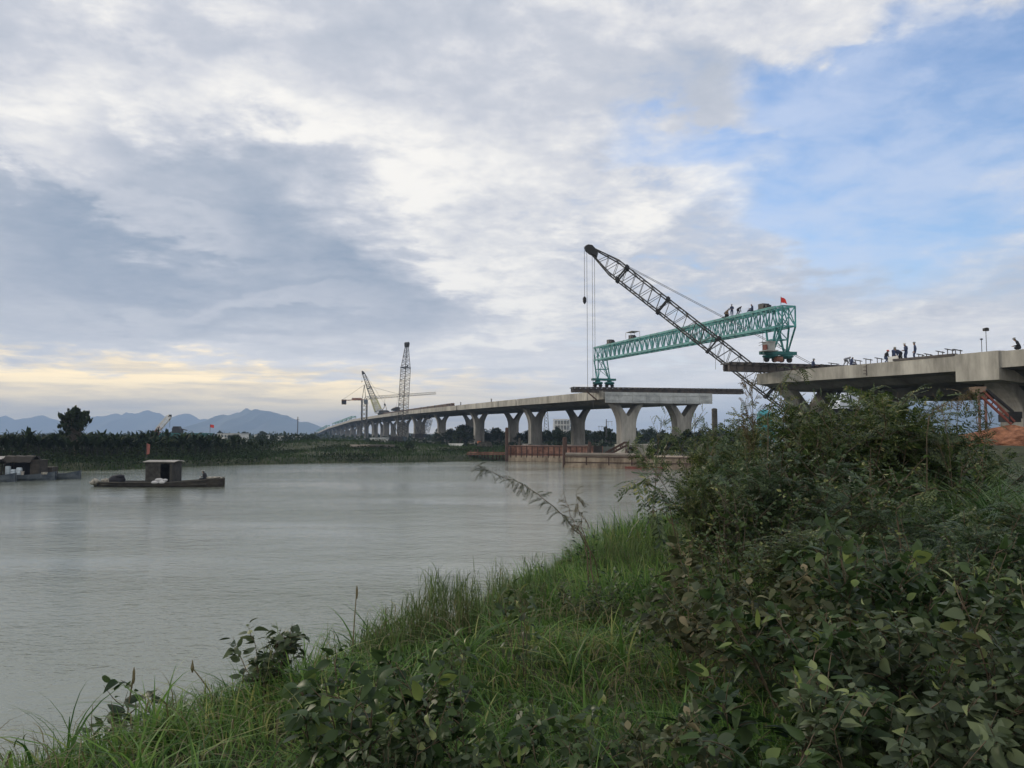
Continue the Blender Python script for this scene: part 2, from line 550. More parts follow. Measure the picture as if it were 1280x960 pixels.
class S:
    """a float socket of the sky graph with arithmetic"""

    def __init__(s, k): s.k = k

    @staticmethod
    def op(o, *a):
        n = wn.nodes.new('ShaderNodeMath')
        n.operation = o
        for i, x in enumerate(a):
            if isinstance(x, S): wn.links.new(x.k, n.inputs[i])
            else: n.inputs[i].default_value = x
        return S(n.outputs[0])

    def __add__(s, o): return S.op('ADD', s, o)
    __radd__ = __add__
    def __sub__(s, o): return S.op('SUBTRACT', s, o)
    def __rsub__(s, o): return S.op('SUBTRACT', o, s)
    def __mul__(s, o): return S.op('MULTIPLY', s, o)
    __rmul__ = __mul__
    def __truediv__(s, o): return S.op('DIVIDE', s, o)


def sstep(x, a, b):
    n = wn.nodes.new('ShaderNodeMapRange')
    n.interpolation_type = 'SMOOTHSTEP'
    n.inputs['From Min'].default_value = a
    n.inputs['From Max'].default_value = b
    wn.links.new(x.k, n.inputs['Value'])
    return S(n.outputs[0])


def lstep(x, a, b):
    n = wn.nodes.new('ShaderNodeMapRange')
    n.inputs['From Min'].default_value = a
    n.inputs['From Max'].default_value = b
    wn.links.new(x.k, n.inputs['Value'])
    return S(n.outputs[0])


def vec(*a):
    n = wn.nodes.new('ShaderNodeCombineXYZ')
    for i, x in enumerate(a):
        if isinstance(x, S): wn.links.new(x.k, n.inputs[i])
        else: n.inputs[i].default_value = x
    return n.outputs[0]


def noise(v, sc, det=6, ro=0.55, dist=0.0):
    n = wn.nodes.new('ShaderNodeTexNoise')
    n.inputs['Scale'].default_value = sc
    n.inputs['Detail'].default_value = det
    n.inputs['Roughness'].default_value = ro
    n.inputs['Distortion'].default_value = dist
    wn.links.new(v, n.inputs['Vector'])
    return S(n.outputs[0])


def mixc(f, a, b):
    n = wn.nodes.new('ShaderNodeMix')
    n.data_type = 'RGBA'
    wn.links.new(f.k, n.inputs['Factor'])
    for q, k in ((a, 'A'), (b, 'B')):
        if isinstance(q, tuple): n.inputs[k].default_value = (*q, 1)
        else: wn.links.new(q, n.inputs[k])
    return n.outputs['Result']


tc = wn.nodes.new('ShaderNodeTexCoord')
sp = wn.nodes.new('ShaderNodeSeparateXYZ')
wn.links.new(tc.outputs['Generated'], sp.inputs[0])
dx, dy, dz = S(sp.outputs[0]), S(sp.outputs[1]), S(sp.outputs[2])
zz = S.op('MAXIMUM', dz, 0.0) + 0.13
Q = vec(dx / zz, dy / zz, 0.0)                       # a flat cloud deck overhead: cloud shapes crowd together towards the horizon
nA = noise(Q, 0.85, 8, 0.52, 0.35)
nB = noise(Q, 2.3, 9, 0.58, 0.25)
nD = noise(Q, 6.0, 8, 0.6, 0.3)
nE = noise(Q, 17.0, 6, 0.6, 0.2)
nC = noise(Q, 0.42, 4, 0.5)
nW1 = noise(vec(dx * 1.0, dy * 1.0, dz * 2.0), 3.1, 5, 0.5)
nW2 = noise(vec(dx * 1.0 + 7.3, dy * 1.0, dz * 2.0 + 3.1), 4.2, 6, 0.55)
az = S.op('ARCTAN2', dx, dy)
el = S.op('ARCSINE', dz)
azw = az + (nW1 - 0.5) * 0.34 + (nB - 0.5) * 0.16 + (nD - 0.5) * 0.10
elw = el + (nW2 - 0.5) * 0.16 + (nB - 0.5) * 0.11 + (nD - 0.5) * 0.06


def patch(px, py, rx, ry, ang=0.0, soft=0.95):
    """a soft-edged region of the cloud deck, given by where it stands in the sky (azimuth, elevation)"""
    d = ray(px, py).normalized()
    a0, e0 = math.atan2(d.x, d.y), math.asin(d.z)
    c, s_ = math.cos(R(ang)), math.sin(R(ang))
    u = ((azw - a0) * c + (elw - e0) * s_) * (FPX / rx)
    v = ((elw - e0) * c - (azw - a0) * s_) * (FPX / ry)
    return sstep(u * u + v * v, 1.0 + soft, 1.0 - soft)


def total(lst):
    t = None
    for w, *a in lst:
        k = patch(*a) * w
        t = k if t is None else t + k
    return t


sky = wn.nodes.new('ShaderNodeTexSky')
sky.sky_type = 'NISHITA'
sky.sun_disc = False
sky.sun_elevation = SUN_EL
sky.sun_rotation = SUN_AZ                            # Blender measures it from +Y, clockwise seen from above
sky.air_density = 1.0
sky.dust_density = 0.25
sky.ozone_density = 2.5
SKYK = 0.15
skm = wn.nodes.new('ShaderNodeMix')
skm.data_type = 'RGBA'
skm.blend_type = 'MULTIPLY'
skm.inputs['Factor'].default_value = 1
wn.links.new(sky.outputs[0], skm.inputs['A'])
skm.inputs['B'].default_value = (1.30, 1.25, 1.32, 1)
clear = skm.outputs['Result']

gap = total([(0.75, 1010, 200, 190, 85, 10), (0.62, 1180, 190, 170, 130, 0), (0.36, 1040, 285, 120, 42, -12), (0.45, 815, 180, 110, 32, -5), (0.42, 505, 212, 44, 10, -12),
             (0.33, 428, 180, 34, 12, -30), (0.16, 1240, 300, 150, 60, 15), (0.5, 1280, 70, 110, 70, 0), (0.32, 985, 90, 80, 50, 20)])
puff = total([(0.40, 1000, 35, 80, 26, 15), (0.38, 930, 150, 90, 20, -14), (0.34, 880, 245, 110, 60, 8), (0.25, 1190, 45, 60, 16, 20), (0.30, 1060, 60, 46, 14, 10)])
cover = sstep((nA - 0.5) * 0.9 + (nB - 0.5) * 1.15 + (nD - 0.5) * 0.75 + (nE - 0.5) * 0.3 + 0.72 - gap + puff + sstep(az, 0.12, -0.12) * 0.42, -0.10, 0.74)

dark = total([(0.62, 270, 285, 260, 105, -10, 0.6), (0.55, 60, 335, 170, 75, 0), (0.30, 400, 345, 130, 60, -20), (0.26, 620, 85, 300, 52, -8), (0.34, 340, 420, 110, 26, -4), (0.30, 140, 425, 200, 26, 4),
              (0.25, 1110, 330, 190, 28, 6), (0.42, 1265, 345, 60, 14, 20), (0.20, 640, 470, 140, 22, 5), (0.22, 860, 120, 60, 40, -20), (0.25, 540, 440, 120, 20, 6), (0.18, 180, 60, 260, 45, 0), (0.2, 650, 275, 110, 22, 8)])
bright = total([(0.62, 30, 160, 90, 42, 6), (0.34, 250, 140, 150, 38, 0), (0.36, 520, 235, 210, 90, -22), (0.30, 860, 235, 130, 46, 8), (0.42, 150, 265, 110, 22, -14, 0.9), (0.20, 330, 20, 60, 30, 0),
                (0.26, 590, 410, 130, 24, 8), (0.28, 330, 385, 140, 14, 8)])
tex = (nB - 0.5) * 1.25 + (nD - 0.5) * 1.10 + (nE - 0.5) * 0.52
calm = S.op('MAXIMUM', 1.0 - dark * 0.55, 0.62)
back = sstep(dy, 0.15, -0.55)  # sky behind the camera, brightened to add light on the foreground
lum = (nA - 0.5) * 0.8 + tex * calm + (nC - 0.5) * 0.4 + 0.57 - dark * 0.74 + bright + back * 0.55
t1 = lstep(lum, -0.50, 0.58)
t2 = sstep(lum, 0.42, 1.12)
ccol = mixc(t2, mixc(t1, (0.245, 0.315, 0.420), (0.595, 0.612, 0.665)), (0.92, 0.895, 0.85))
# warm light low on the left, where the sun stands behind the cloud
low = sstep(el + (nB - 0.5) * 0.10 + (nD - 0.5) * 0.06, 0.16, 0.02)
warm = low * sstep(az, 0.22, -0.36) * 1.35
streak = noise(vec(az * 1.6, el * 16.0, 0.4), 2.6, 7, 0.6, 0.4)
strk = sstep(streak, 0.36, 0.60)
wcol = mixc(strk, (1.02, 0.86, 0.62), (1.75, 1.38, 0.78))
hazec = mixc(strk, (0.95, 0.94, 0.93), (1.25, 1.19, 1.12))
bg = wn.nodes.new('ShaderNodeBackground')
bg.inputs['Strength'].default_value = SKYK
up = wn.nodes.new('ShaderNodeVectorMath')
up.operation = 'SCALE'
up.inputs['Scale'].default_value = 1.0 / SKYK
wn.links.new(ccol, up.inputs[0])


def scaled(sock):
    v = wn.nodes.new('ShaderNodeVectorMath')
    v.operation = 'SCALE'
    v.inputs['Scale'].default_value = 1.0 / SKYK
    if isinstance(sock, tuple): v.inputs[0].default_value = sock
    else: wn.links.new(sock, v.inputs[0])
    return v.outputs[0]


clear2 = mixc(S.op('MULTIPLY', sstep(nB + (nD - 0.5) * 0.8, 0.22, 0.72), 0.62), clear, scaled((0.60, 0.67, 0.82)))
# unseen cloud away from the sun, lit full on, brightened to fill the foreground
up2 = wn.nodes.new('ShaderNodeVectorMath')
up2.operation = 'SCALE'
wn.links.new(up.outputs[0], up2.inputs[0])
wn.links.new((1.0 + back * 0.20).k, up2.inputs['Scale'])
c0 = mixc(cover, clear2, up2.outputs[0])
c1 = mixc(low * 0.72, c0, scaled(hazec))
c2 = mixc(warm * sstep(el + (nB - 0.5) * 0.09 + (nD - 0.5) * 0.05 + az * 0.03, 0.084, 0.054), c1, scaled(wcol))
c3 = mixc(sstep(dz, -0.02, -0.10), c2, (1.0, 1.0, 0.9))
wn.links.new(c3, bg.inputs['Color'])
wo = wn.nodes.new('ShaderNodeOutputWorld')
wn.links.new(bg.outputs[0], wo.inputs['Surface'])

SC.view_settings.view_transform = 'Standard'
SC.view_settings.look = 'None'
SC.view_settings.exposure = 0.2
SC.view_settings.gamma = 1.0
SC.cycles.use_denoising = True
try:
    SC.cycles.denoiser = 'OPENIMAGEDENOISE'
    SC.cycles.denoising_input_passes = 'RGB_ALBEDO_NORMAL'
except Exception: pass
SC.cycles.max_bounces = 6
SC.cycles.diffuse_bounces = 3
SC.cycles.glossy_bounces = 3
SC.cycles.transmission_bounces = 3
SC.cycles.volume_bounces = 0
SC.cycles.sample_clamp_indirect = 4.0

# ------------------------------------------------------------------ terrain: one sheet with the river cut into it
RIVER = [(-5.25, 5.5), (-9.6, -2), (-45, -40), (-400, -330), (-700, 60), (-260, 98), (-120, 101), (-68, 106), (-55.6, 111), (-51, 122), (-44, 131), (-33, 139), (-20, 143), (-10, 147), (-3, 151), (20, 158),
         (48, 175), (75, 230), (130, 400), (240, 800), (420, 1000), (330, 760), (190, 400), (115, 215), (66, 140), (48, 116), (40, 108), (33, 104), (28, 92), (21, 70), (14, 45), (4.6, 29), (1.1, 18.6), (.1, 16.9), (-1.7, 12.6), (-2.7, 9.9), (-3.5, 8.8), (-3.85, 7.7), (-4.55, 6.35)]
RV = np.array(RIVER, dtype=float)
NEAR_SEG = [i for i in range(len(RIVER)) if i >= 23 or i < 3]      # edges that belong to the near bank


def river_sd(x, y):
    """signed distance to the water's edge (positive on land) and whether the near bank is the closer one"""
    x = np.asarray(x, float)
    y = np.asarray(y, float)
    n = len(RV)
    best = np.full(x.shape, 1e9)
    near = np.full(x.shape, 1e9)
    inside = np.zeros(x.shape, bool)
    for i in range(n):
        a, b = RV[i], RV[(i + 1) % n]
        ex, ey = b - a
        t = np.clip(((x - a[0]) * ex + (y - a[1]) * ey) / (ex * ex + ey * ey), 0, 1)
        d = np.hypot(x - a[0] - t * ex, y - a[1] - t * ey)
        best = np.minimum(best, d)
        if i in NEAR_SEG: near = np.minimum(near, d)
        cond = ((a[1] > y) != (b[1] > y)) & (x < ex * (y - a[1]) / (ey if ey else 1e-9) + a[0])
        inside ^= cond
    return np.where(inside, -best, best), near <= best + 1e-6


def lump(x, y, s, k=0.0):
    return np.sin(x * s + 1.3 + k) * np.cos(y * s * 1.17 - 0.7 + k) + 0.5 * np.sin(x * s * 2.3 - y * s * 1.9 + k) + 0.25 * np.cos(x * s * 4.7 + y * s * 5.1)


def ground(x, y):
    x = np.asarray(x, float)
    y = np.asarray(y, float)
    sd_, nr = river_sd(x, y)
    up_ = np.clip(sd_, 0, None)

    def ss(t):
        t = np.clip(t, 0, 1)
        return t * t * (3 - 2 * t)
    top = 3.25 - 0.55 * ss((y - 25) / 50)
    near_h = top * ss(up_ / 3.3 + 0.02) + 0.06 * lump(x, y, 0.9) * np.clip(up_ / 3, 0, 1)
    near_h = near_h + 1.3 * np.exp(-((x - 32) / 11) ** 2 - ((y - 52) / 6) ** 2)
    far_h = 1.0 * ss(up_ / 5) + 0.35 * ss((up_ - 5) / 20) + 0.12 * lump(x, y, 0.11) * np.clip(up_ / 8, 0, 1)
    far_h = far_h + 2.1 * np.exp(-((x + 42) / 26) ** 2 - ((y - 186) / 15) ** 2) + 0.7 * np.exp(-((x + 24) / 8) ** 2 - ((y - 162) / 8) ** 2)
    h = np.where(nr, near_h, far_h)
    bed = -0.15 - 1.3 * ss(-sd_ / 6)
    return np.where(sd_ > 0, h, bed)


def axis_coords(lo, hi):
    def side(lim):
        out, p = [], 0.0
        while p < lim:
            p += .4 if p < 15 else 1.2 if p < 60 else 3.0 if p < 230 else 30 if p < 1000 else 500
            out.append(p)
        return out
    return np.array([-v for v in side(-lo)][::-1] + [0.0] + side(hi))


gx, gy = axis_coords(-9000, 9000), axis_coords(-2000, 9000)
GX, GY = np.meshgrid(gx, gy)
GZ = ground(GX.ravel(), GY.ravel())
nx_, ny_ = len(gx), len(gy)
ii, jj = np.meshgrid(np.arange(nx_ - 1), np.arange(ny_ - 1))
a_ = (jj * nx_ + ii).ravel()
GF = np.stack([a_, a_ + 1, a_ + 1 + nx_, a_ + nx_], 1)
M['ground'] = mat('ground', (0.020, 0.030, 0.012), 0.95, 0.35, 0.22, col2=(0.042, 0.046, 0.022), bump=0.4)
g = link('ground', tri_mesh('ground', np.stack([GX.ravel(), GY.ravel(), GZ], 1), GF, M['ground'], smooth=True))
tag(g, 'low river land with a steep near bank and a flat far bank', 'ground', kind='structure')

# water
m, nt, bs = newmat('river_water')
nd, lk = nt.nodes, nt.links
bs.inputs['Base Color'].default_value = (0.188, 0.207, 0.172, 1)
bs.inputs['Roughness'].default_value = 0.06
bs.inputs['IOR'].default_value = 1.333
bs.inputs['Specular IOR Level'].default_value = 0.5
tcw = nd.new('ShaderNodeTexCoord')
hs = None
for sc_, st, wgt in ((0.4, (1, 1.6, 1), 0.10), (1.9, (0.9, 1.5, 1), 0.30), (5.0, (0.9, 1.4, 1), 0.46), (12.0, (0.9, 1.3, 1), 0.40)):
    mp = nd.new('ShaderNodeMapping')
    mp.inputs['Scale'].default_value = st
    mp.inputs['Rotation'].default_value = (0, 0, R(14))
    lk.new(tcw.outputs['Object'], mp.inputs[0])
    n = nd.new('ShaderNodeTexNoise')
    n.inputs['Scale'].default_value = sc_
    n.inputs['Detail'].default_value = 3
    n.inputs['Roughness'].default_value = 0.5
    lk.new(mp.outputs[0], n.inputs['Vector'])
    k = nd.new('ShaderNodeMath')
    k.operation = 'MULTIPLY'
    lk.new(n.outputs[0], k.inputs[0])
    k.inputs[1].default_value = wgt / sc_
    if hs is None: hs = k.outputs[0]
    else:
        a = nd.new('ShaderNodeMath')
        lk.new(hs, a.inputs[0])
        lk.new(k.outputs[0], a.inputs[1])
        hs = a.outputs[0]
wp = nd.new('ShaderNodeTexNoise')                     # calmer and rougher patches where the wind touches down
wp.inputs['Scale'].default_value = 0.045
wp.inputs['Detail'].default_value = 3
mpw = nd.new('ShaderNodeMapping')
mpw.inputs['Scale'].default_value = (0.5, 1.6, 1)
lk.new(tcw.outputs['Object'], mpw.inputs[0])
lk.new(mpw.outputs[0], wp.inputs['Vector'])
wr = nd.new('ShaderNodeMapRange')
wr.inputs['From Min'].default_value = 0.38
wr.inputs['From Max'].default_value = 0.62
wr.inputs['To Min'].default_value = 0.45
wr.inputs['To Max'].default_value = 1.35
lk.new(wp.outputs[0], wr.inputs['Value'])
wm = nd.new('ShaderNodeMath')
wm.operation = 'MULTIPLY'
lk.new(hs, wm.inputs[0])
lk.new(wr.outputs[0], wm.inputs[1])
hs = wm.outputs[0]
bp = nd.new('ShaderNodeBump')
bp.inputs['Strength'].default_value = 1.0
bp.inputs['Distance'].default_value = 0.31
lk.new(hs, bp.inputs['Height'])
lk.new(bp.outputs[0], bs.inputs['Normal'])
M['water'] = m
mb = MB()
mb.add([(-720, -340, 0), (430, -340, 0), (430, 1010, 0), (-720, 1010, 0)], [(0, 1, 2, 3)])
w = mb.build('river_water', M['water'])
tag(w, 'wide calm grey green river with small ripples', 'water', kind='structure')

# mountains, far off
def ridge(name, label, pts, D, depth, seed, step=4):
    rn = np.random.RandomState(seed)
    pts = np.array(pts, float)
    pxs = np.arange(pts[0, 0], pts[-1, 0] + 1, step)
    ys = np.interp(pxs, pts[:, 0], pts[:, 1])
    ys = ys + np.convolve(rn.normal(0, 2.4, len(ys) + 2), [.25, .5, .25], 'valid') * np.clip((543 - ys) / 15, 0, 1)
    hgt = np.maximum((543 - ys) / FPX * D, 0) + 4
    xs = (pxs - 640) / FPX * D
    T = np.linspace(-1, 1, 25)
    V = []
    ph = rn.uniform(0, 6, (len(pxs),)).cumsum() * 0.0
    for k, t in enumerate(T):
        for i in range(len(pxs)):
            gully = 0.16 * math.sin(i * 0.9 + 3 * t + seed) * math.sin(i * 0.37 - 5 * t) * (1 - abs(t)) * min(1, abs(t) * 4)
            V.append((xs[i] * (1 + 0.0 * t), D + t * depth + 60 * math.sin(i * .5 + seed), hgt[i] * (max(0, 1 - abs(t)) ** 1.15 + gully)))
    n = len(pxs)
    F = [(k * n + i, k * n + i + 1, (k + 1) * n + i + 1, (k + 1) * n + i) for k in range(len(T) - 1) for i in range(n - 1)]
    o = link(name, tri_mesh(name, V, F, M['mountain'], smooth=True))
    tag(o, label, 'mountains', kind='structure')


ridge('mountains', 'far pale blue mountain range along the left horizon', [(-500, 530), (-300, 520), (-120, 524), (0, 521), (12, 521), (25, 523), (40, 522), (66, 521), (75, 525), (110, 524), (132, 519), (140, 517), (150, 519), (161, 516), (172, 517), (182, 513), (191, 517), (200, 520), (212, 522), (222, 519), (235, 520), (244, 523),
      (265, 527), (300, 522), (380, 532), (430, 538), (470, 543)], 7600, 900, 3)
ridge('mountains', 'nearer blue mountain with two peaks behind the bridge end', [(225, 543), (250, 534), (262, 528), (274, 523), (283, 518), (290, 515), (297, 516.5), (306, 511.5), (313, 513), (322, 510), (330, 514), (338, 513.5), (350, 519), (358, 518.5), (372, 525), (390, 529), (404, 534), (430, 538), (470, 543)], 5600, 900, 5)
ridge('mountains', 'long flat blue mountain behind the right bridge section', [(1040, 543), (1085, 522), (1120, 505), (1150, 502), (1200, 500), (1280, 499), (1400, 496), (1600, 510), (1800, 520)], 5000, 900, 8)

# the air
m, nt, bs = newmat('haze_air')
nt.nodes.remove(bs)
pv = nt.nodes.new('ShaderNodeVolumePrincipled')
pv.inputs['Color'].default_value = (0.46, 0.64, 0.95, 1)
pv.inputs['Density'].default_value = 0.00021
nt.links.new(pv.outputs[0], nt.nodes['Material Output'].inputs['Volume'])
mb = MB()
mb.box((0, 3700, 135), (18400, 11800, 276))
hz = mb.build('haze', m)
tag(hz, 'thin blue haze over the distance', 'haze', kind='stuff')

# ------------------------------------------------------------------ the viaduct
BANG = math.atan2(.2856, .9583)
BO = Vector((16.64, 146, 0))
BDIR = Vector((-.2856, .9583, 0))
BRT = Vector((.9583, .2856, 0))
DECK_W = 22.5


def sD(D): return (D - 146) / .9583


_hd = np.array([(20, 6.35), (60, 6.72), (75, 7.0), (94, 7.5), (146, 7.7), (198, 8.5), (263, 9.3), (327, 10.1), (391, 10.6), (456, 10.9), (614, 11.2), (884, 7.5), (1200, 0), (1300, -2.6)])


def deck_z(s):
    D = 146 + .9583 * s
    return EYE + float(np.mean(np.interp(D + np.linspace(-22, 22, 9) * (1 if D > 130 else .3), _hd[:, 0], _hd[:, 1])))


SECT = [(0, 0), (0, -1.35), (DECK_W, -1.35), (DECK_W, 0)]
BOXS = [(.25, -1.353), (1.5, -1.55), (2.6, -2.15), (DECK_W - 2.6, -2.15), (DECK_W - 1.5, -1.55), (DECK_W - .25, -1.353)]


def span(parent, s0, s1, n=8, name='deck_span', mats=None, dz=0.0, sect=SECT):
    mb = MB()
    rings = []
    for i in range(n + 1):
        s = s0 + (s1 - s0) * i / n
        z = deck_z(s) + dz
        rings.append([(l, s, z + q) for l, q in sect])
    mb.loft(rings)
    o = mb.build(name, mats or M['concrete'], parent)
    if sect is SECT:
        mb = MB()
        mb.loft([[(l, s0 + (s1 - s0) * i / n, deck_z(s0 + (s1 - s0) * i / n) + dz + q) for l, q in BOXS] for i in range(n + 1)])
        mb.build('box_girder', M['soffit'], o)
    return o


def yshape(H, sw=1.5, tw=3.2, fl=4.3, notch=2.3, arm=1.35):
    """outline of a tulip pier: straight stem, arms that curve outward, a V between them"""
    right = [(sw, 0), (sw, H - fl)]
    for k in range(1, 9):
        t = k / 8
        right.append((sw + (tw - sw) * t ** 2.1, H - fl + fl * t))
    right.append((tw - arm, H))
    right.append((0.16, H - notch))
    return right + [(-x, z) for x, z in right[::-1]]


def pier(parent, lat, s, zb, zt, cap=True, dep=2.4, mats=None, **k):
    mb = MB()
    H = zt - zb
    pts = yshape(H, fl=min(4.3, H * .5), **k)
    mb.prism(pts, (lat, s - dep / 2, zb), (1, 0, 0), (0, 0, 1), (0, dep, 0))
    o = mb.build('pier', mats or M['pier'], parent)
    bv = o.modifiers.new('edge', 'BEVEL')
    bv.width = 0.12
    bv.segments = 2
    bv.limit_method = 'ANGLE'
    bv.angle_limit = R(40)
    mb = MB()
    mb.box((lat, s, zb - .35), (5.2, 4.6, 1.3))
    mb.build('pile_cap', M['pier'], o)
    return o


via = thing('viaduct', 'long concrete viaduct on Y-shaped piers running away across the river', 'bridge', BO, BANG)
js = [sD(146)] + [sD(d) for d in (198.5, 262.7, 327, 390.6, 456, 560, 680, 800, 920, 1040, 1200)]
for i in range(len(js) - 1):
    span(via, js[i] + (0.6 if i else 0), js[i + 1] - 0.6)
    if i:
        s = js[i]
        mb = MB()
        rings = [[(l if 0 < l < DECK_W else (0.7 if l == 0 else DECK_W - .7), s + q, deck_z(s) - .06 + zq) for l, zq in SECT] for q in (-.6, .6)]
        mb.loft(rings)
        mb.build('expansion_joint', M['dark_gap'], via)
# kerb upstand along the left edge, with a slight step at each span
mb = MB()
for i in range(len(js) - 1):
    s0, s1 = js[i] + .7, js[i + 1] - .7
    n = 8
    mb.loft([[(0.04, s0 + (s1 - s0) * k / n, deck_z(s0 + (s1 - s0) * k / n) + .003), (0.34, s0 + (s1 - s0) * k / n, deck_z(s0 + (s1 - s0) * k / n) + .003),
              (0.34, s0 + (s1 - s0) * k / n, deck_z(s0 + (s1 - s0) * k / n) + .22), (0.04, s0 + (s1 - s0) * k / n, deck_z(s0 + (s1 - s0) * k / n) + .22)] for k in range(n + 1)])
mb.build('kerb', M['concrete'], via)
# fresh grey face across the unfinished end
mb = MB()
z = deck_z(0)
for k in range(8):
    l0, l1 = .35 + k * 2.75, .35 + (k + 1) * 2.75 - .05
    mb.box(((l0 + l1) / 2, -.16, z - 1.0), (l1 - l0, .3, 1.96))
for k in range(9):
    mb.box((.35 + min(k * 2.75, 21.8), -.36, z - 1.0), (.16, .1, 1.8))
mb.box((11, -.36, z - .55), (21.5, .08, .09))
mb.box((11, -.36, z - 1.55), (21.5, .08, .09))
mb.build('end_face', M['grey_concrete'], via)
bents = [148, 200, 255, 312, 365, 415, 465, 515, 565, 615, 665, 715, 765, 815, 865, 915]
for b in bents:
    s = sD(b)
    zt = deck_z(s) - 2.1
    for lat in (5.5, 17.0):
        p = BO + BRT * lat + BDIR * s
        zb = max(float(ground(p.x, p.y)), 0.0) + (0.9 if b < 210 else 0.5)
        pier(via, lat, s, zb, zt)
# short starter posts on the deck edge
for px in (525, 533, 542, 560, 574, 612):
    D = 60150 / (px - 342)
    s = sD(D)
    z = deck_z(s)
    mb = MB()
    mb.box((.5, s, z + .5), (.22, .22, 1.0))
    mb.box((.5, s, z + 1.05), (.34, .34, .14))
    mb.build('starter_post', M['dark_gap'], via)

via2 = thing('viaduct', 'unfinished near viaduct section with a cantilevered end above the bushes', 'bridge', BO, BANG)
s0 = sD(99.5)
span(via2, sD(70.3), s0, 10)
# thicker pier segment, then the next span towards the viewer's right
SEG = [(-.14, .12), (-.14, -2.30), (2.2, -2.5), (DECK_W - 2.2, -2.5), (DECK_W + .14, -2.35), (DECK_W + .14, .12)]
span(via2, sD(66.1), sD(70.3) - .004, 3, name='pier_segment', sect=SEG)
span(via2, sD(22), sD(66.1) - .004, 6, dz=.04)
for b, sw in ((97, 1.7), (68.2, 2.0), (40, 2.0)):
    s = sD(b)
    zt = deck_z(s) - 2.1
    for lat in (5.5, 17.0):
        p = BO + BRT * lat + BDIR * s
        pier(via2, lat, s, float(ground(p.x, p.y)) + .4, zt, sw=sw, tw=4.4 if b < 97 else 3.6, notch=2.6, mats=M['pier'])
# second girder under the deck, seen as a dark slab lower down
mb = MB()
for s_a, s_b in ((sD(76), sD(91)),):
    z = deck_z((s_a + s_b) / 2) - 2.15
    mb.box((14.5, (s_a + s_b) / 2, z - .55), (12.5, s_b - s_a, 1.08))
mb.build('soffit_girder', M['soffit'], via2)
# dark formwork strip on the edge and a joint mark
mb = MB()
n = 6
sa, sb = sD(77.5), sD(70.6)
mb.loft([[(-.06, sa + (sb - sa) * k / n, deck_z(sa + (sb - sa) * k / n) + .02), (.5, sa + (sb - sa) * k / n, deck_z(sa + (sb - sa) * k / n) + .02), (.5, sa + (sb - sa) * k / n, deck_z(sa + (sb - sa) * k / n) + .24),
          (-.06, sa + (sb - sa) * k / n, deck_z(sa + (sb - sa) * k / n) + .24)] for k in range(n + 1)])
mb.build('edge_formwork', M['rail'], via2)
mb = MB()
for D_ in (81.2,):
    s = sD(D_)
    for zq in (-.3, -.65, -1.0):
        mb.box((-.035, s, deck_z(s) + zq), (.05, .5, .06))
mb.box((-.03, sD(81), deck_z(sD(81)) - .65), (.05, .08, 1.1))
mb.build('joint_bracket', M['rail'], via2)
for s in np.linspace(sD(64), sD(30), 40):
    mb = MB()
    mb.bar((.25, s, deck_z(s) + .1), (.25, s + .1, deck_z(s) + .55 + .1 * math.sin(s * 7)), .05)
    mb.build('starter_bar', M['rust_dark'], via2)


def bw(lat, D, z):
    """world point on the bridge: metres from its left edge, distance ahead, height"""
    return BO + BRT * lat + BDIR * sD(D) + Vector((0, 0, z))


# ------------------------------------------------------------------ transverse rail beams on both ends
def rail_beam(label, pA, pB, h, base_z, loc):
    t = thing('rail_beam', label, 'steel beam', loc)
    mb = MB(loc)
    A, B = Vector(pA), Vector(pB)
    d = (B - A).normalized()
    nrm = Vector((-d.y, d.x, 0))
    L = (B - A).length
    for o_ in (-.55, .55):
        a, b = A + nrm * o_, B + nrm * o_
        mb.bar(a, b, .30, .12)
        mb.bar(a + Vector((0, 0, h)), b + Vector((0, 0, h)), .34, .12)
        mb.bar(a + Vector((0, 0, h / 2)), b + Vector((0, 0, h / 2)), .05, h - .13)
        k = 0
        while k * 1.1 < L:
            p = a + d * (k * 1.1)
            mb.box(p + Vector((0, 0, h / 2)), (.07, .27, h - .16), rz=math.atan2(d.y, d.x))
            k += 1
    mb.build('girder', M['rail'], t)
    mb = MB(loc)
    k = 0
    while k * 1.05 < L:
        p = A + d * (k * 1.05)
        mb.box(p + Vector((0, 0, h + .14)), (.3, 2.1, .14), rz=math.atan2(d.y, d.x))
        k += 1
    mb.build('sleepers', M['black'], t)
    mb = MB(loc)
    for o_ in (-.55, .55):
        mb.bar(A + nrm * o_ + Vector((0, 0, h + .27)), B + nrm * o_ + Vector((0, 0, h + .27)), .08, .12)
    mb.build('rail', M['rail'], t)
    if base_z is not None:
        mb = MB(loc)
        k = 0
        while k * 1.3 < L:
            p = A + d * (k * 1.3 + .4)
            l = (p - BO).dot(BRT)
            if .3 < l < DECK_W - .5:
                zb = deck_z((p - BO).dot(BDIR))
                mb.box((p.x, p.y, (zb + A.z - .07) / 2 + .002), (.5, 1.2, max(.1, A.z - .07 - zb)), rz=math.atan2(d.y, d.x))
            k += 1
        mb.build('support_blocks', M['rust_dark'], t)
    return t


zf = deck_z(1.5)
rail_beam('long dark steel beam laid across the far deck end on small blocks', at(715, 490, 147.5) * 1, Vector((at(938, 490, 149).x, 154.5, at(715, 490, 147.5).z)), .62, True, bw(0, 147.5, zf))
zn = deck_z(sD(96))
nb0 = Vector((at(908, 466, 95.5).x, 95.5, deck_z(sD(96)) + .14))
nb1 = Vector((at(1006, 466, 98.5).x + 9, 101.5, deck_z(sD(96)) + .14))
rail_beam('dark brown steel beam jutting out past the near deck end under the gantry', nb0, nb1, .70, True, nb0)

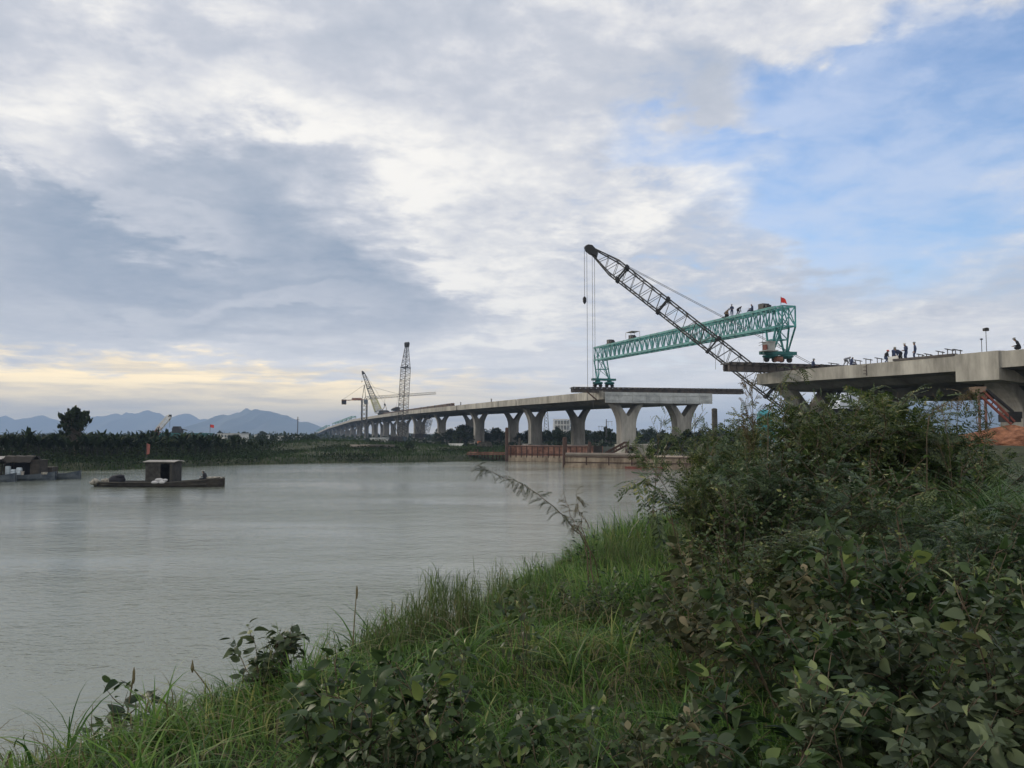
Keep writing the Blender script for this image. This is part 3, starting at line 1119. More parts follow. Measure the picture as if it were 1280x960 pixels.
# ------------------------------------------------------------------ green launching gantry
gA = at(978, 409, 94.0)           # bottom chord, near end
gB = at(748, 450.5, 151.0)          # bottom chord, far end
GZ0 = gA.z
gdir = (gB - gA).normalized()
gside = Vector((gdir.y, -gdir.x, 0)).normalized()
if gside.x < 0: gside = -gside
TH, TW = 2.35, 1.75
gan = thing('gantry_crane', 'long teal lattice gantry crane spanning the gap between the two bridge ends', 'gantry crane', gA)
mb = MB(gA)
NP = 30
GL = (gB - gA).length


def gp(t, side, topq):
    return gA + gdir * (GL * t) + gside * (side * TW / 2) + Vector((0, 0, TH * topq))


for sd_ in (-1, 1):
    for q in (0, 1):
        mb.bar(gp(0, sd_, q), gp(1, sd_, q), .22, .30)
    for k in range(NP + 1):
        mb.bar(gp(k / NP, sd_, 0), gp(k / NP, sd_, 1), .10)
    for k in range(NP):
        a, b = k / NP, (k + 1) / NP
        mb.bar(gp(a, sd_, 0), gp((a + b) / 2, sd_, 1), .11)
        mb.bar(gp((a + b) / 2, sd_, 1), gp(b, sd_, 0), .11)
for k in range(NP + 1):
    for q in (0, 1):
        mb.bar(gp(k / NP, -1, q), gp(k / NP, 1, q), .10)
    if k < NP:
        mb.bar(gp(k / NP, -1, 0), gp((k + 1) / NP, 1, 0), .07)
        mb.bar(gp(k / NP, 1, 1), gp((k + 1) / NP, -1, 1), .07)
for k in (0, NP):
    mb.bar(gp(k / NP, -1, 0), gp(k / NP, 1, 1), .09)
    mb.bar(gp(k / NP, 1, 0), gp(k / NP, -1, 1), .09)
mb.build('truss', M['teal'], gan)


def gantry_leg(ctr, t_in, baseZ, railZ, bw_, taper):
    """A-frame from the truss down to a cross beam on two wheel bogies"""
    zb = baseZ
    ax = (nb1 - nb0).normalized()
    mb = MB(gA)
    tops = [gp(t_in, -1, 0), gp(t_in, 1, 0), gp(t_in + taper, -1, 0), gp(t_in + taper, 1, 0)]
    feet = [ctr - ax * bw_ / 2 + gdir * .35, ctr + ax * bw_ / 2 + gdir * .35, ctr - ax * bw_ / 2 - gdir * -.9, ctr + ax * bw_ / 2 - gdir * -.9]
    for a, b in zip(tops, feet):
        mb.bar(a, Vector((b.x, b.y, zb)), .20)
    mb.bar(tops[0], Vector((feet[3].x, feet[3].y, zb)), .09)
    mb.bar(tops[3], Vector((feet[0].x, feet[0].y, zb)), .09)
    mids = [(a + Vector((b.x, b.y, zb))) / 2 for a, b in zip(tops, feet)]
    for i, j in ((0, 1), (1, 3), (3, 2), (2, 0)):
        mb.bar(mids[i], mids[j], .11)
    mb.bar(mids[0], Vector((feet[1].x, feet[1].y, zb)), .08)
    mb.bar(mids[1], tops[0], .08)
    mb.build('leg_frame', M['teal'], gan)
    mb = MB(gA)
    c = Vector((ctr.x, ctr.y, zb - .2)) + gdir * .6
    for o_ in (0, .75):
        mb.bar(c - ax * 2.3 + gdir * (o_ - .4), c + ax * 2.3 + gdir * (o_ - .4), .34, .40)
    mb.build('base_beam', M['teal_dark'], gan)
    for sgn in (-1, 1):
        mb = MB(gA)
        p = c + ax * sgn * bw_ / 2
        zt, z0 = zb - .4, railZ
        H = zt - z0
        mb.lathe(p + Vector((0, 0, z0 + .42 - p.z)), [(.25, 0), (.75, .08), (1.0, H * .30), (.85, H * .45), (.45, H * .52), (.42, H - .42)], 12)
        mb.build('bogie', M['teal_dark'], gan)
        for o_ in (-.55, .55):
            mb = MB(gA)
            q = Vector((p.x, p.y, z0 + .32)) + ax * o_
            nrm = Vector((-ax.y, ax.x, 0))
            mb.lathe(q - nrm * .12, [(.05, 0), (.34, .0), (.34, .24), (.05, .24)], 14, axis=nrm)
            mb.build('wheel', M['black'], gan)


cN = at(976, 440, 95.5)
gantry_leg(cN, 0.0, at(976, 439, 95.5).z, nb0.z + .70 + .35, 2.1, .035)
cF = at(756, 474, 148.6)
gantry_leg(cF, 1 - .035, at(756, 473, 148.6).z, at(715, 490, 147.5).z + .62 + .35, 2.35, .035)
# raised near end frame: second pair of uprights with crossed bracing
mb = MB(gA)
e0, e1 = gA - gdir * 1.3 - gside * TW / 2, gA - gdir * 1.3 + gside * TW / 2
for e, sd_ in ((e0, -1), (e1, 1)):
    mb.bar(e, e + Vector((0, 0, TH)), .15)
    mb.bar(e + Vector((0, 0, TH)), gp(0, sd_, 1), .15)
    mb.bar(e, gp(0, sd_, 0), .15)
    mb.bar(e, gp(0, sd_, 1), .09)
    mb.bar(e, Vector((cN.x, cN.y, at(976, 439, 95.5).z)) + gside * sd_ * 1.0, .17)
mb.bar(e0, e1, .15)
mb.bar(e0 + Vector((0, 0, TH)), e1 + Vector((0, 0, TH)), .15)
mb.bar(e0, e1 + Vector((0, 0, TH)), .10)
mb.bar(e1, e0 + Vector((0, 0, TH)), .10)
mb.build('end_frame', M['teal'], gan)
# control cabin with its red panel
cc = at(961, 433, 94.4)
mb = MB(gA)
mb.box(cc, (.95, 1.2, .95), rz=BANG)
mb.box(cc + Vector((0, 0, .52)), (1.1, 1.4, .08), rz=BANG)
mb.box(cc + Vector((0, 0, -.54)), (1.5, 1.6, .1), rz=BANG)
cab = mb.build('control_cabin', M['cabin_grey'], gan)
mb = MB(gA)
mb.box(cc + Vector((-.58, -.3, -.15)), (.18, .7, .6), rz=BANG)
mb.build('panel', M['red'], cab)
mb = MB(gA)
for z_ in (.15, .45):
    mb.bar(cc + Vector((-1.0, -.9, z_)), cc + Vector((-1.0, .6, z_)), .04)
mb.bar(cc + Vector((-1.0, -.9, -.6)), cc + Vector((-1.0, -.9, .5)), .04)
mb.build('handrail', M['black'], cab)
mb = MB(gA)
bb = at(973, 449, 95.2)
mb.box(bb, (.9, .6, .55), rz=BANG)
mb.build('drive_motor', M['rust'], gan)


def tdist(px):
    """distance along the gantry at the photo column px"""
    t = (978 - px) / (978 - 748)
    inv = (1 - t) / 94.0 + t / 151.0
    D = 1 / inv
    return (D - 94.0) / (151.0 - 94.0)


def winch(px, canopy=False, w=1.2):
    t = tdist(px)
    p = gp(t, 0, 1) + Vector((0, 0, .17))
    rot = math.atan2(gdir.y, gdir.x)
    mb = MB(gA)
    mb.box(p + Vector((0, 0, .12 * w)), (2.4 * w, 1.5 * w, .2 * w), rz=rot)
    c1 = p + Vector((0, 0, .65 * w))
    mb.tube(c1 - gside * .6 * w, c1 + gside * .6 * w, .45 * w, 12)
    mb.box(p + gdir * .9 * w + Vector((0, 0, .65 * w)), (.8 * w, 1.1 * w, .9 * w), rz=rot)
    mb.box(p - gdir * .9 * w + Vector((0, 0, .45 * w)), (.5 * w, .9 * w, .5 * w), rz=rot)
    o = mb.build('winch', M['black'], gan)
    if canopy:
        mb = MB(gA)
        for a_ in (-1.1, 1.1):
            for b_ in (-.8, .8):
                mb.bar(p + gdir * a_ + gside * b_ + Vector((0, 0, .2)), p + gdir * a_ + gside * b_ + Vector((0, 0, 1.25)), .06)
        mb.box(p + Vector((0, 0, 1.28)), (2.6, 1.5, .06), rz=rot)
        mb.build('canopy', M['tin'], o)
    return o


winch(764, False, .8)
winch(791, True, .7)
winch(957, False, .72)
# hoist ropes hanging from the truss to the deck end
mb = MB(gA)
for px, y1 in ((898, 436), (909, 440), (958, 437)):
    a = gp(tdist(px), -.6, 0)
    mb.tube(a, a - Vector((0, 0, 4.2)), .025, 5)
mb.build('hoist_rope', M['rope'], gan)
fb = gp(.01, 0, 1) + Vector((0, 0, .16)) + gdir * -.4
fl = thing('flag', 'small red flag on the near top corner of the teal gantry', 'flag', fb)
mb = MB()
mb.tube((0, 0, 0), (0, 0, 1.15), .025, 6)
mb.build('flagpole', M['rope'], fl)
mb = MB()
nn = 6
for z0_, z1_ in ((.45, 1.12),):
    rows = []
    for i in range(nn + 1):
        x = .02 + i / nn * .72
        y = .06 * math.sin(i * 1.4)
        rows.append(((x * .78, y, z1_ - .26 * (i / nn) ** 1.2), (x, y, z0_ - .18 * (i / nn) ** 2)))
    for i in range(nn):
        mb.add([rows[i][0], rows[i + 1][0], rows[i + 1][1], rows[i][1]], [(0, 1, 2, 3)])
fo = mb.build('cloth', M['flag'], fl)
fo.modifiers.new('thick', 'SOLIDIFY').thickness = .012


# ------------------------------------------------------------------ crawler cranes
def lattice_boom(mb, A, B, w, h, n, side, t0=.10, t1=.10, ch=.11, br=.05, wt=.35):
    """a four-chord boom that narrows at its foot and at its tip"""
    A, B = Vector(A), Vector(B)
    d = (B - A).normalized()
    up_ = side.cross(d).normalized()
    if up_.z < 0: up_ = -up_

    def prof(t):
        if t < t0: return .18 + .82 * t / t0
        if t > 1 - t1: return wt + (1 - wt) * (1 - t) / t1
        return 1.0

    def P(t, a, b):
        return A + (B - A) * t + side * (a * w / 2 * prof(t)) + up_ * (b * h / 2 * prof(t))
    ts = [0, t0] + [t0 + (1 - t1 - t0) * k / 6 for k in range(1, 7)] + [1]
    for a in (-1, 1):
        for b in (-1, 1):
            for i in range(len(ts) - 1):
                mb.tube(P(ts[i], a, b), P(ts[i + 1], a, b), ch / 2, 6)
    for k in range(n):
        t, u = k / n, (k + 1) / n
        if u > .985: break
        m_ = (t + u) / 2
        for b in (-1, 1):
            s_ = 1 if (k % 2) else -1
            mb.bar(P(t, -s_, b), P(u, s_, b), br)
        for a in (-1, 1):
            mb.bar(P(t, a, -1), P(m_, a, 1), br)
            mb.bar(P(m_, a, 1), P(u, a, -1), br)
        if k % 5 == 0:
            for b in (-1, 1): mb.bar(P(t, -1, b), P(t, 1, b), br * 1.3)
    return P, up_


def crawler(label, foot, tip, w, n, mats, house_rz, hook_z, rope_px=None, ch=.13, br=.06, base_z=None, yellow=0.0, collar=None, hs=1.0, cname='crawler_crane', t0=.10, t1=.10, wt=.35):
    """house on tracks, boom, head with sheaves, hoist ropes, hook block, pendants"""
    foot, tip = Vector(foot), Vector(tip)
    t = thing(cname, label, 'crane', (foot.x, foot.y, base_z))
    off = Vector((foot.x, foot.y, base_z))
    d = (tip - foot).normalized()
    hd = Vector((d.x, d.y, 0))
    hd = hd.normalized() if hd.length > .03 else Vector((math.cos(house_rz), math.sin(house_rz), 0))
    side = Vector((hd.y, -hd.x, 0))
    mb = MB(off)
    P, up_ = lattice_boom(mb, foot, tip, w, w, n, side, t0, t1, ch=ch, br=br, wt=wt)
    bo = mb.build('boom', mats, t)
    if yellow:
        mb = MB(off)
        for a in (-1, 1):
            for b in (-1, 1): mb.bar(P(.06, a, b), P(yellow, a, b), ch * 1.25)
        k = 9
        for i in range(k):
            u = .06 + (yellow - .06) * i / k
            v = .06 + (yellow - .06) * (i + 1) / k
            for b in (-1, 1):
                mb.bar(P(u, -1, b), P(v, 1, b), br * 1.25)
                mb.bar(P(u, 1, b), P(v, -1, b), br * 1.25)
            for a in (-1, 1): mb.bar(P(u, a, -1), P(v, a, 1), br * 1.25)
        mb.build('butt_section', M['yellow'], bo)
    mb = MB(off)
    hw = w * .36
    mb.prism([(-.9, -.30), (.35, -.55), (.85, -.42), (.95, .22), (.45, .50), (-.6, .34)], tip - side * hw, d, up_, side * hw * 2) if w > 1 else None
    for a in (-.7, 0, .7):
        q = tip + d * .7 - up_ * .15 + side * a * hw
        mb.lathe(q - side * .05, [(.05, 0), (.42, 0), (.42, .10), (.05, .10)], 14, axis=side)
    mb.build('boom_head', M['black'], t)
    if collar:
        for k in collar:
            mb = MB(off)
            c = P(k, 0, 0)
            for b in (-1, 1):
                for a in (-1, 1):
                    mb.bar(P(k - .006, a, b), P(k + .006, a, b), ch * 2.1)
                mb.bar(P(k, -1, b), P(k, 1, b), ch * 1.1)
            for a in (-1, 1): mb.bar(P(k, a, -1), P(k, a, 1), ch * 1.1)
            mb.build('section_joint', M['black'], bo)
    # ropes and hook
    hk = tip + d * 1.05 + hd * .3
    mb = MB(off)
    mb.tube(hk, Vector((hk.x, hk.y, hook_z + .4)), .03 * (1 if w > 1.2 else .8), 5)
    mb.build('hoist_rope', M['rope'], t)
    mb = MB(off)
    mb.lathe((hk.x, hk.y, hook_z - .5), [(.04, 0), (.16, .15), (.24, .4), (.24, .8), (.08, 1.0)], 10)
    mb.build('hook_block', M['black'], t)
    # house
    mast = foot - hd * 4.0 * hs + Vector((0, 0, 5.0 * hs))
    mb = MB(off)
    for a in (-1, 1):
        mb.tube(P(.985, a * .8, 1), mast + side * a * .5, .03, 5)
    mb.build('pendant_rope', M['rope'], t)
    mb = MB(off)
    for a in (-1, 1):
        mb.bar(foot - hd * 1.2 * hs + side * a * .6 + Vector((0, 0, .3)), mast + side * a * .5, .16)
        mb.bar(foot - hd * 5.0 * hs + side * a * .6 + Vector((0, 0, .3)), mast + side * a * .5, .12)
    mb.bar(mast - side * .6, mast + side * .6, .16)
    mb.build('mast', mats, t)
    rz = math.atan2(hd.y, hd.x)
    zc = foot.z - .2
    mb = MB(off)
    c = foot - hd * 2.9 * hs
    mb.box((c.x, c.y, zc + .9 * hs), (5.2 * hs, 2.9 * hs, 1.9 * hs), rz=rz)
    mb.box((c.x, c.y, zc - .35 * hs), (4.2 * hs, 2.4 * hs, .4 * hs), rz=rz)
    ho = mb.build('house', M['boom'], t)
    mb = MB(off)
    c = foot - hd * 5.9 * hs
    mb.box((c.x, c.y, zc + .75 * hs), (.75 * hs, 3.1 * hs, 1.5 * hs), rz=rz)
    mb.build('counterweight', M['black'], t)
    mb = MB(off)
    c = foot - hd * .2 * hs + side * 1.5 * hs
    mb.box((c.x, c.y, zc + .9 * hs), (1.5 * hs, 1.0 * hs, 1.7 * hs), rz=rz)
    mb.build('cab', M['window'], t)
    for a in (-1, 1):
        mb = MB(off)
        c = foot - hd * 2.6 * hs + side * a * 1.9 * hs
        Lh, r_ = 2.8 * hs, .5 * hs
        pts = [(-Lh + r_ * math.cos(q), r_ * math.sin(q)) for q in np.linspace(PI / 2, 3 * PI / 2, 7)] + [(Lh + r_ * math.cos(q), r_ * math.sin(q)) for q in np.linspace(-PI / 2, PI / 2, 7)]
        mb.prism(pts, Vector((c.x, c.y, base_z + r_)) - side * .4 * hs, hd, (0, 0, 1), side * .8 * hs)
        mb.build('track', M['black'], t)
    return t, P


cf = at(1016, 528, 99.5)
gb = float(ground(cf.x + 3, cf.y))
crane, P_ = crawler('dark lattice-boom crane leaning left in front of the teal gantry, hook ropes hanging', cf, at(741, 314, 103.5), 2.0, 25, M['boom'], 0, at(733, 376, 104).z,
                    ch=.19, br=.065, base_z=gb, collar=(.18, .44, .67, .86))
off = crane.location
mb = MB(off)
for px, zb in ((733.5, at(733, 506, 104).z), (740.2, at(740, 510, 104).z), (743, at(743, 480, 104).z)):
    a = at(px, 316, 104)
    mb.tube(a, Vector((a.x, a.y, zb)), .028, 5)
mb.build('load_rope', M['rope'], crane)
# sling hook hanging at the ends of the load ropes
mb = MB(off)
q = at(741, 507, 104)
mb.bar(at(733, 489, 104), at(746, 500, 104), .16)
mb.build('sling', M['rust_dark'], crane)

crawler('tall upright lattice crawler crane with a dark collar beyond the far deck', at(502, 551, 300), at(508.6, 431, 302), 2.6, 40, M['boom'], 0.4, at(509, 458, 302).z, ch=.20, br=.10, base_z=1.2, t1=.26, wt=.3,
        collar=(.04, .76), hs=1.0)
crawler('leaning crane with a yellow lower boom near the end of the far deck', at(474, 516, 462), at(454, 466, 462), 3.9, 18,  M['boom'], 0, at(453, 477, 462).z, ch=.26, br=.13, t0=.02, t1=.97, wt=.32, base_z=deck_z(sD(466)) + .3, yellow=.36, collar=(.62,), hs=.9)
crawler('faint small lattice crane seen between the far piers', at(529, 546, 330), at(536, 521, 332), 2.6, 12, M['rope'], 0, at(537, 530, 332).z, ch=.16, br=.08, base_z=1.2, hs=.8)

# tower crane
tcp = atz(455, 420, 1.2)
tw = thing('tower_crane', 'distant tower crane with a long level jib and red counter-jib', 'crane', tcp)
ztop = at(455, 500, 420).z
mb = MB(tcp)
for a in (-1, 1):
    for b in (-1, 1): mb.bar(tcp + Vector((a * 1.3, b * 1.3, 0)), Vector((tcp.x + a * 1.3, tcp.y + b * 1.3, ztop)), .34)
k = 0
while 1.2 + k * 2.2 < ztop - 2:
    z0, z1 = 1.2 + k * 2.2, 1.2 + (k + 1) * 2.2
    for (ax_, ay_), (bx_, by_) in (((-1, -1), (1, -1)), ((1, -1), (1, 1)), ((1, 1), (-1, 1)), ((-1, 1), (-1, -1))):
        mb.bar(tcp + Vector((ax_ * 1.3, ay_ * 1.3, z0 - 1.2)), tcp + Vector((bx_ * 1.3, by_ * 1.3, z1 - 1.2)), .2)
    k += 1
mb.build('mast', M['boom'], tw)
j0, j1 = at(455, 499.5, 420), at(545, 492.5, 418)
jm = MB(tcp)
sidej = Vector((0, 1, 0))
for k in range(26):
    a, b = j0.lerp(j1, k / 26), j0.lerp(j1, (k + 1) / 26)
    hh = 1.5 - .5 * k / 26
    for s_ in (-.6, .6):
        jm.bar(a + sidej * s_, b + sidej * s_, .13)
        jm.bar(a + sidej * s_, (a + b) / 2 + Vector((0, 0, hh)), .10)
        jm.bar((a + b) / 2 + Vector((0, 0, hh)), b + sidej * s_, .10)
    jm.bar((a + b) / 2 + Vector((0, 0, hh)), (j0.lerp(j1, min(1, (k + 1.5) / 26))) + Vector((0, 0, hh)), .15)
jm.build('jib', M['boom'], tw)
cj = MB(tcp)
c1_ = at(427, 500.5, 421)
for s_ in (-.7, .7):
    cj.bar(j0 + sidej * s_, c1_ + sidej * s_, .35)
cj.bar(at(452, 499, 420), at(440, 499, 420), .9, 1.3)
cj.build('counter_jib', M['rust'], tw)
mb = MB(tcp)
mb.box(at(430, 502.5, 421), (2.2, 1.6, 2.6))
mb.build('counterweight', M['black'], tw)
mb = MB(tcp)
mb.box(at(457.5, 502.5, 419), (1.8, 1.6, 2.2))
mb.build('cab', M['window'], tw)
mb = MB(tcp)
apx = at(455.5, 481, 420)
mb.bar(j0 + Vector((-1, 0, 0)), apx, .25)
mb.bar(j0 + Vector((1, 0, 0)), apx, .25)
mb.tube(apx, j0.lerp(j1, .5) + Vector((0, 0, 1.2)), .06, 4)
mb.tube(apx, c1_, .06, 4)
mb.build('tower_head', M['boom'], tw)
mb = MB(tcp)
q = j0.lerp(j1, .29)
mb.tube(q, q - Vector((0, 0, 3.2)), .06, 4)
mb.box(q - Vector((0, 0, 3.5)), (.8, .6, 1.0))
mb.build('hook_block', M['black'], tw)

# dark red launching girder and machine box on the far deck
def on_deck(px, lat=1.5, dz=0.0):
    D = 60150 / (px - 342)
    s = sD(D) - lat * 0.0
    p = BO + BRT * lat + BDIR * s
    return Vector((p.x, p.y, deck_z(s) + dz))


a, b = on_deck(472, 3, .9), on_deck(556, 3, .9)
lg = thing('launching_girder', 'dark red steel girder lying along the far deck', 'steel girder', a)
mb = MB(a)
mb.bar(a, b, 1.0, 1.2)
for k in range(1, 24): mb.box(a.lerp(b, k / 24), (1.2, .2, 1.1), rz=BANG)
mb.build('girder', M['rust_dark'], lg)
mb = MB(a)
for k in (.05, .3, .55, .8, .97):
    q = a.lerp(b, k)
    mb.box(q - Vector((0, 0, .75)), (1.2, .8, .4), rz=BANG)
mb.build('blocks', M['black'], lg)
p = on_deck(488, 3, 2.2)
mb = MB(p)
mb.box(p, (3.4, 3.0, 1.6), rz=BANG)
mb.box(p + Vector((-1.9, 0, -.2)), (1.2, 2.0, .9), rz=BANG)
mb.box(p + Vector((.4, 0, 1.0)), (2.2, 2.4, .4), rz=BANG)
o = mb.build('generator', M['black'])
o.location = p
tag(o, 'black generator box standing on the dark red girder', 'generator')

# green scaffolds at the far end of the deck
def scaffold(label, px0, px1, lat, n, h, group=None):
    a, b = on_deck(px0, lat), on_deck(px1, lat)
    t = thing('scaffold', label, 'scaffold', a, 0, group)
    m1, m2 = MB(a), MB(a)
    top = Vector((0, 0, h))
    for o_ in (-1.6, 1.6):
        q = BRT * o_
        for k in range(n + 1):
            p = a.lerp(b, k / n) + q
            m1.bar(p, p + top, .35)
        for k in range(n):
            m1.bar(a.lerp(b, k / n) + q, a.lerp(b, (k + 1) / n) + q + top, .2)
        m2.bar(a + q + top, b + q + top, .55)
    for k in range(n + 1): m2.bar(a.lerp(b, k / n) + top - BRT * 1.6, a.lerp(b, k / n) + top + BRT * 1.6, .35)
    m1.build('posts', M['teal_dark'], t)
    m2.build('top_frame', M['teal'], t)


scaffold('low green scaffold farthest away on the far deck', 395, 407, 3, 4, 4.0)
scaffold('green scaffold frame on the far deck left of the tower crane', 413, 436, 4, 5, 3.6)
# ------------------------------------------------------------------ people on the near deck and on the gantry
def near_deck(px, back=1.1):
    D = 60150 / (px - 342)
    s = sD(D)
    k = 1 + back / 60
    p = BO + BDIR * s + BRT * back
    d = Vector((px - 640, 1000)).normalized()
    # slide back along the sight line from the deck edge
    q = Vector(((px - 640) / 1000 * D, D, 0)) + Vector((d.x, d.y, 0)) * back
    s = (q - BO).dot(BDIR)
    return Vector((q.x, q.y, deck_z(s) + .003))


person('standing worker in navy overalls and grey helmet, rightmost of the deck group', near_deck(1146), R(70), STAND, 'navy', 'navy', 'hat_grey')
person('standing worker in navy overalls and white helmet beside a bending man', near_deck(1135), R(95), STAND_HOLD, 'navy', 'navy', 'hat_white')
person('worker in dark clothes bending over low formwork on the near deck', near_deck(1129, .8), R(80), BEND, 'navy', 'dark_cloth', 'hat_grey')
person('worker in navy jacket standing behind the pale board on the deck', near_deck(1119, 2.0), R(-60), pose(lean=.2, ph=.78, arms=((.2, .35, .75), (-.2, .4, .72)), look=.3), 'navy', 'navy', 'hat_white')
person('worker in a red helmet squatting on the near deck edge', near_deck(1108.5), R(-80), pose(lean=.35, ph=.50, arms=((.2, .4, .5), (-.2, .42, .5)), feet=((.14, .1), (-.14, .05)), look=.2), 'dark_cloth', 'navy', 'hat_red')
person('worker in pale grey clothes crouching low on the near deck', near_deck(1058, .9), R(-70), BEND_LOW, 'grey_cloth', 'grey_cloth', None)
person('worker in navy jacket lying propped beside the crouching man in grey', near_deck(1065, .9), R(-85), SIT, 'navy', 'navy', None)
person('worker in dark clothes sitting at the near deck end by the steel beam', near_deck(1017, .7), R(-80), pose(lean=.15, ph=.30, arms=((.2, .4, .4), (-.2, .42, .4)), feet=((.16, .62), (-.14, .55)), look=.1), 'navy', 'dark_cloth', 'hat_grey')
person('worker crouching behind the bridge edge at the right end of the view', near_deck(1278, 1.0), R(60), SQUAT, 'dark_cloth', 'dark_cloth', 'hat_grey')
mb = MB()
mb.box((0, 0, .28), (1.7, .06, .55))
for q in (-.6, .6): mb.box((q, .1, .14), (.06, .2, .28))
o = mb.build('formwork_board', M['white'])
o.location = near_deck(1121, .7)
o.rotation_euler = (0, 0, R(-68))
tag(o, 'pale board set on edge in front of the bending workers', 'board')

# low steel trestles for the deck edge
def trestle(px, w, z, back, label):
    p = near_deck(px, back)
    w *= .62
    z *= .85
    t = thing('steel_trestle', label, 'trestle', p, BANG + R(8), 'steel trestles along the deck edge')
    mb = MB()
    for i in (-.28, .28):
        mb.bar((i * w, 0, 0), (i * w, 0, z), .055)
    mb.build('posts', M['rail'], t)
    mb = MB()
    mb.bar((-.5 * w, 0, z), (.5 * w, 0, z - .10), .075)
    mb.bar((-.5 * w, .12, z + .02), (.5 * w, .12, z - .08), .045)
    mb.build('top_bar', M['black'], t)
    return t


for i, (px, w_, z_, bk) in enumerate([(1033, 1.9, .38, .6), (1044, 2.4, .50, 1.1), (1074, 1.9, .62, 1.0), (1087, 1.9, .66, 1.2), (1101, 1.7, .62, .9), (1153, 1.5, .62, 1.0), (1163, 1.6, .55, .8), (1178, 1.7, .75, 1.2), (1190, 1.9, .9, 1.5), (1200, 1.8, .72, .9)]):
    trestle(px, w_, z_, bk, 'low dark steel trestle with a long top bar along the near deck edge')

for label, px, hpx, head, lbl in (('a', 1236, 412, 1, 'tall thin post with a dark floodlight on the right deck'), ('b', 1230, 424, 0, 'shorter thin post with a small lamp beside the floodlight post')):
    b = near_deck(px, 1.2)
    ztop = at(px, hpx, b.y).z
    t = thing('floodlight_post', lbl, 'lamp post', b)
    mb = MB()
    mb.tube((0, 0, 0), (0, 0, ztop - b.z), .03, 6)
    mb.box((0, 0, .05), (.3, .3, .1))
    mb.build('pole', M['rope'], t)
    mb = MB()
    s_ = .30 if head else .13
    mb.box((0, 0, ztop - b.z), (s_ * 1.3, s_, s_ * .8))
    mb.box((s_ * .2, 0, ztop - b.z + s_ * .45), (s_ * .5, s_ * .6, s_ * .2))
    mb.build('lamp_head', M['black'], t)


def on_gantry(px, side=-.5):
    return gp(tdist(px), side, 1) + Vector((0, 0, .16))


person('worker in black bending over on top of the teal gantry, leftmost of the group', on_gantry(910), R(-100), pose(lean=.9, ph=.70, arms=((.16, .4, .4), (-.16, .45, .38)), feet=((.14, .1), (-.14, -.1))), 'dark_cloth', 'dark_cloth', 'hat_grey')
person('worker in a tan top squatting on the teal gantry', on_gantry(913.5, -.8), R(-150), SQUAT, 'tan_cloth', 'dark_cloth', None)
person('worker in dark navy standing in the middle of the gantry group', on_gantry(919), R(160), STAND_HOLD, 'navy', 'navy', 'hat_grey', h=1.55)
person('worker in black stooping to the right on top of the teal gantry', on_gantry(926), R(-75), BEND, 'dark_cloth', 'dark_cloth', None, h=1.6)
person('worker in navy sitting on the gantry beside the near winch', on_gantry(945), R(90), pose(lean=.1, ph=.22, arms=((.22, .36, .4), (-.2, .36, .4)), feet=((.16, .5), (-.14, .5)), look=.1), 'navy', 'navy', None)
mb = MB()
for k in range(4): mb.lathe((.05 * k, .02 * k, .07 * k), [(.28, 0), (.42, 0), (.42, .07), (.28, .07)], 16)
o = mb.build('cable_coil', M['black'])
o.location = on_gantry(905.5, 0)
tag(o, 'coil of black cable on top of the teal gantry left of the workers', 'cable')

# ------------------------------------------------------------------ boats
def hull(mb, L, W_, Hm, bow=.55, stern=.25, n=16, th=.08):
    """open wooden hull along +X, keel at z=-.25; outer and inner skin"""
    def ring(x, k):
        t = x / L
        w = W_ / 2 * max(.12, (1 - abs(2 * t - 1) ** 3.2)) ** .8
        top = Hm + bow * max(0, (t - .55) / .45) ** 2 + stern * max(0, (.3 - t) / .3) ** 2
        return [(x, -w, top), (x, -w * .92, top * .35), (x, -w * .6, -.25), (x, w * .6, -.25), (x, w * .92, top * .35), (x, w, top), (x, w - th, top), (x, w * .6 - th, .05), (x, -w * .6 + th, .05), (x, -w + th, top)]
    mb.loft([ring(-L / 2 * 0 + L * i / n, i) for i in range(n + 1)])


bp_ = atz(197, 77.2, 0)
bt = thing('sampan', 'long low dark wooden boat with a small square cabin, anchored mid river', 'boat', bp_, R(-2))
mb = MB(Vector((6.0, 0, 0)))
hull(mb, 12.6, 2.3, .42, .42, .05)
mb.build('hull', M['wood_dark'], bt)
mb = MB(Vector((6.0, 0, 0)))
mb.path([(1, -1.08, .46), (4, -1.17, .46), (8, -1.15, .48), (11, -.95, .70), (12.4, -.5, .90)], .06, 6)
mb.path([(1, 1.08, .46), (4, 1.17, .46), (8, 1.15, .48), (11, .95, .70), (12.4, .5, .90)], .06, 6)
mb.build('gunwale', M['wood_grey'], bt)
mb = MB()
mb.box((2.9, 0, .30), (4.5, 1.9, .08))
mb.box((-3.2, 0, .22), (3.4, 1.8, .08))
mb.build('deck_boards', M['wood_grey'], bt)
cb = MB()
x0, x1, z0, z1 = -.62, 2.02, .20, 2.35
cb.box((x0 + .04, 0, (z0 + z1) / 2), (.07, 1.9, z1 - z0))
cb.box((x1 - .04, 0, (z0 + z1) / 2), (.07, 1.9, z1 - z0))
cb.box(((x0 + x1) / 2, .93, (z0 + z1) / 2), (x1 - x0 - .15, .06, z1 - z0))
cb.box((.14, -.93, (z0 + z1) / 2), (1.40, .06, z1 - z0))
cb.box((1.84, -.93, (z0 + z1) / 2), (.24, .06, z1 - z0))
cb.box((1.28, -.93, z1 - .08), (.88, .06, .16))
cabn = cb.build('cabin', mat('weathered_board', (0.026, 0.025, 0.023), .85, .3, 2.0, col2=(0.046, 0.044, 0.04)), bt)
mb = MB()
rows = []
for i in range(41):
    x = x0 - .18 + (x1 - x0 + .36) * i / 40
    zc_ = z1 + .06 + (.03 if i % 2 else 0)
    rows.append([(x, -1.15, zc_), (x, 0, zc_ + .12), (x, 1.15, zc_), (x, 1.15, zc_ - .05), (x, 0, zc_ + .07), (x, -1.15, zc_ - .05)])
mb.loft(rows)
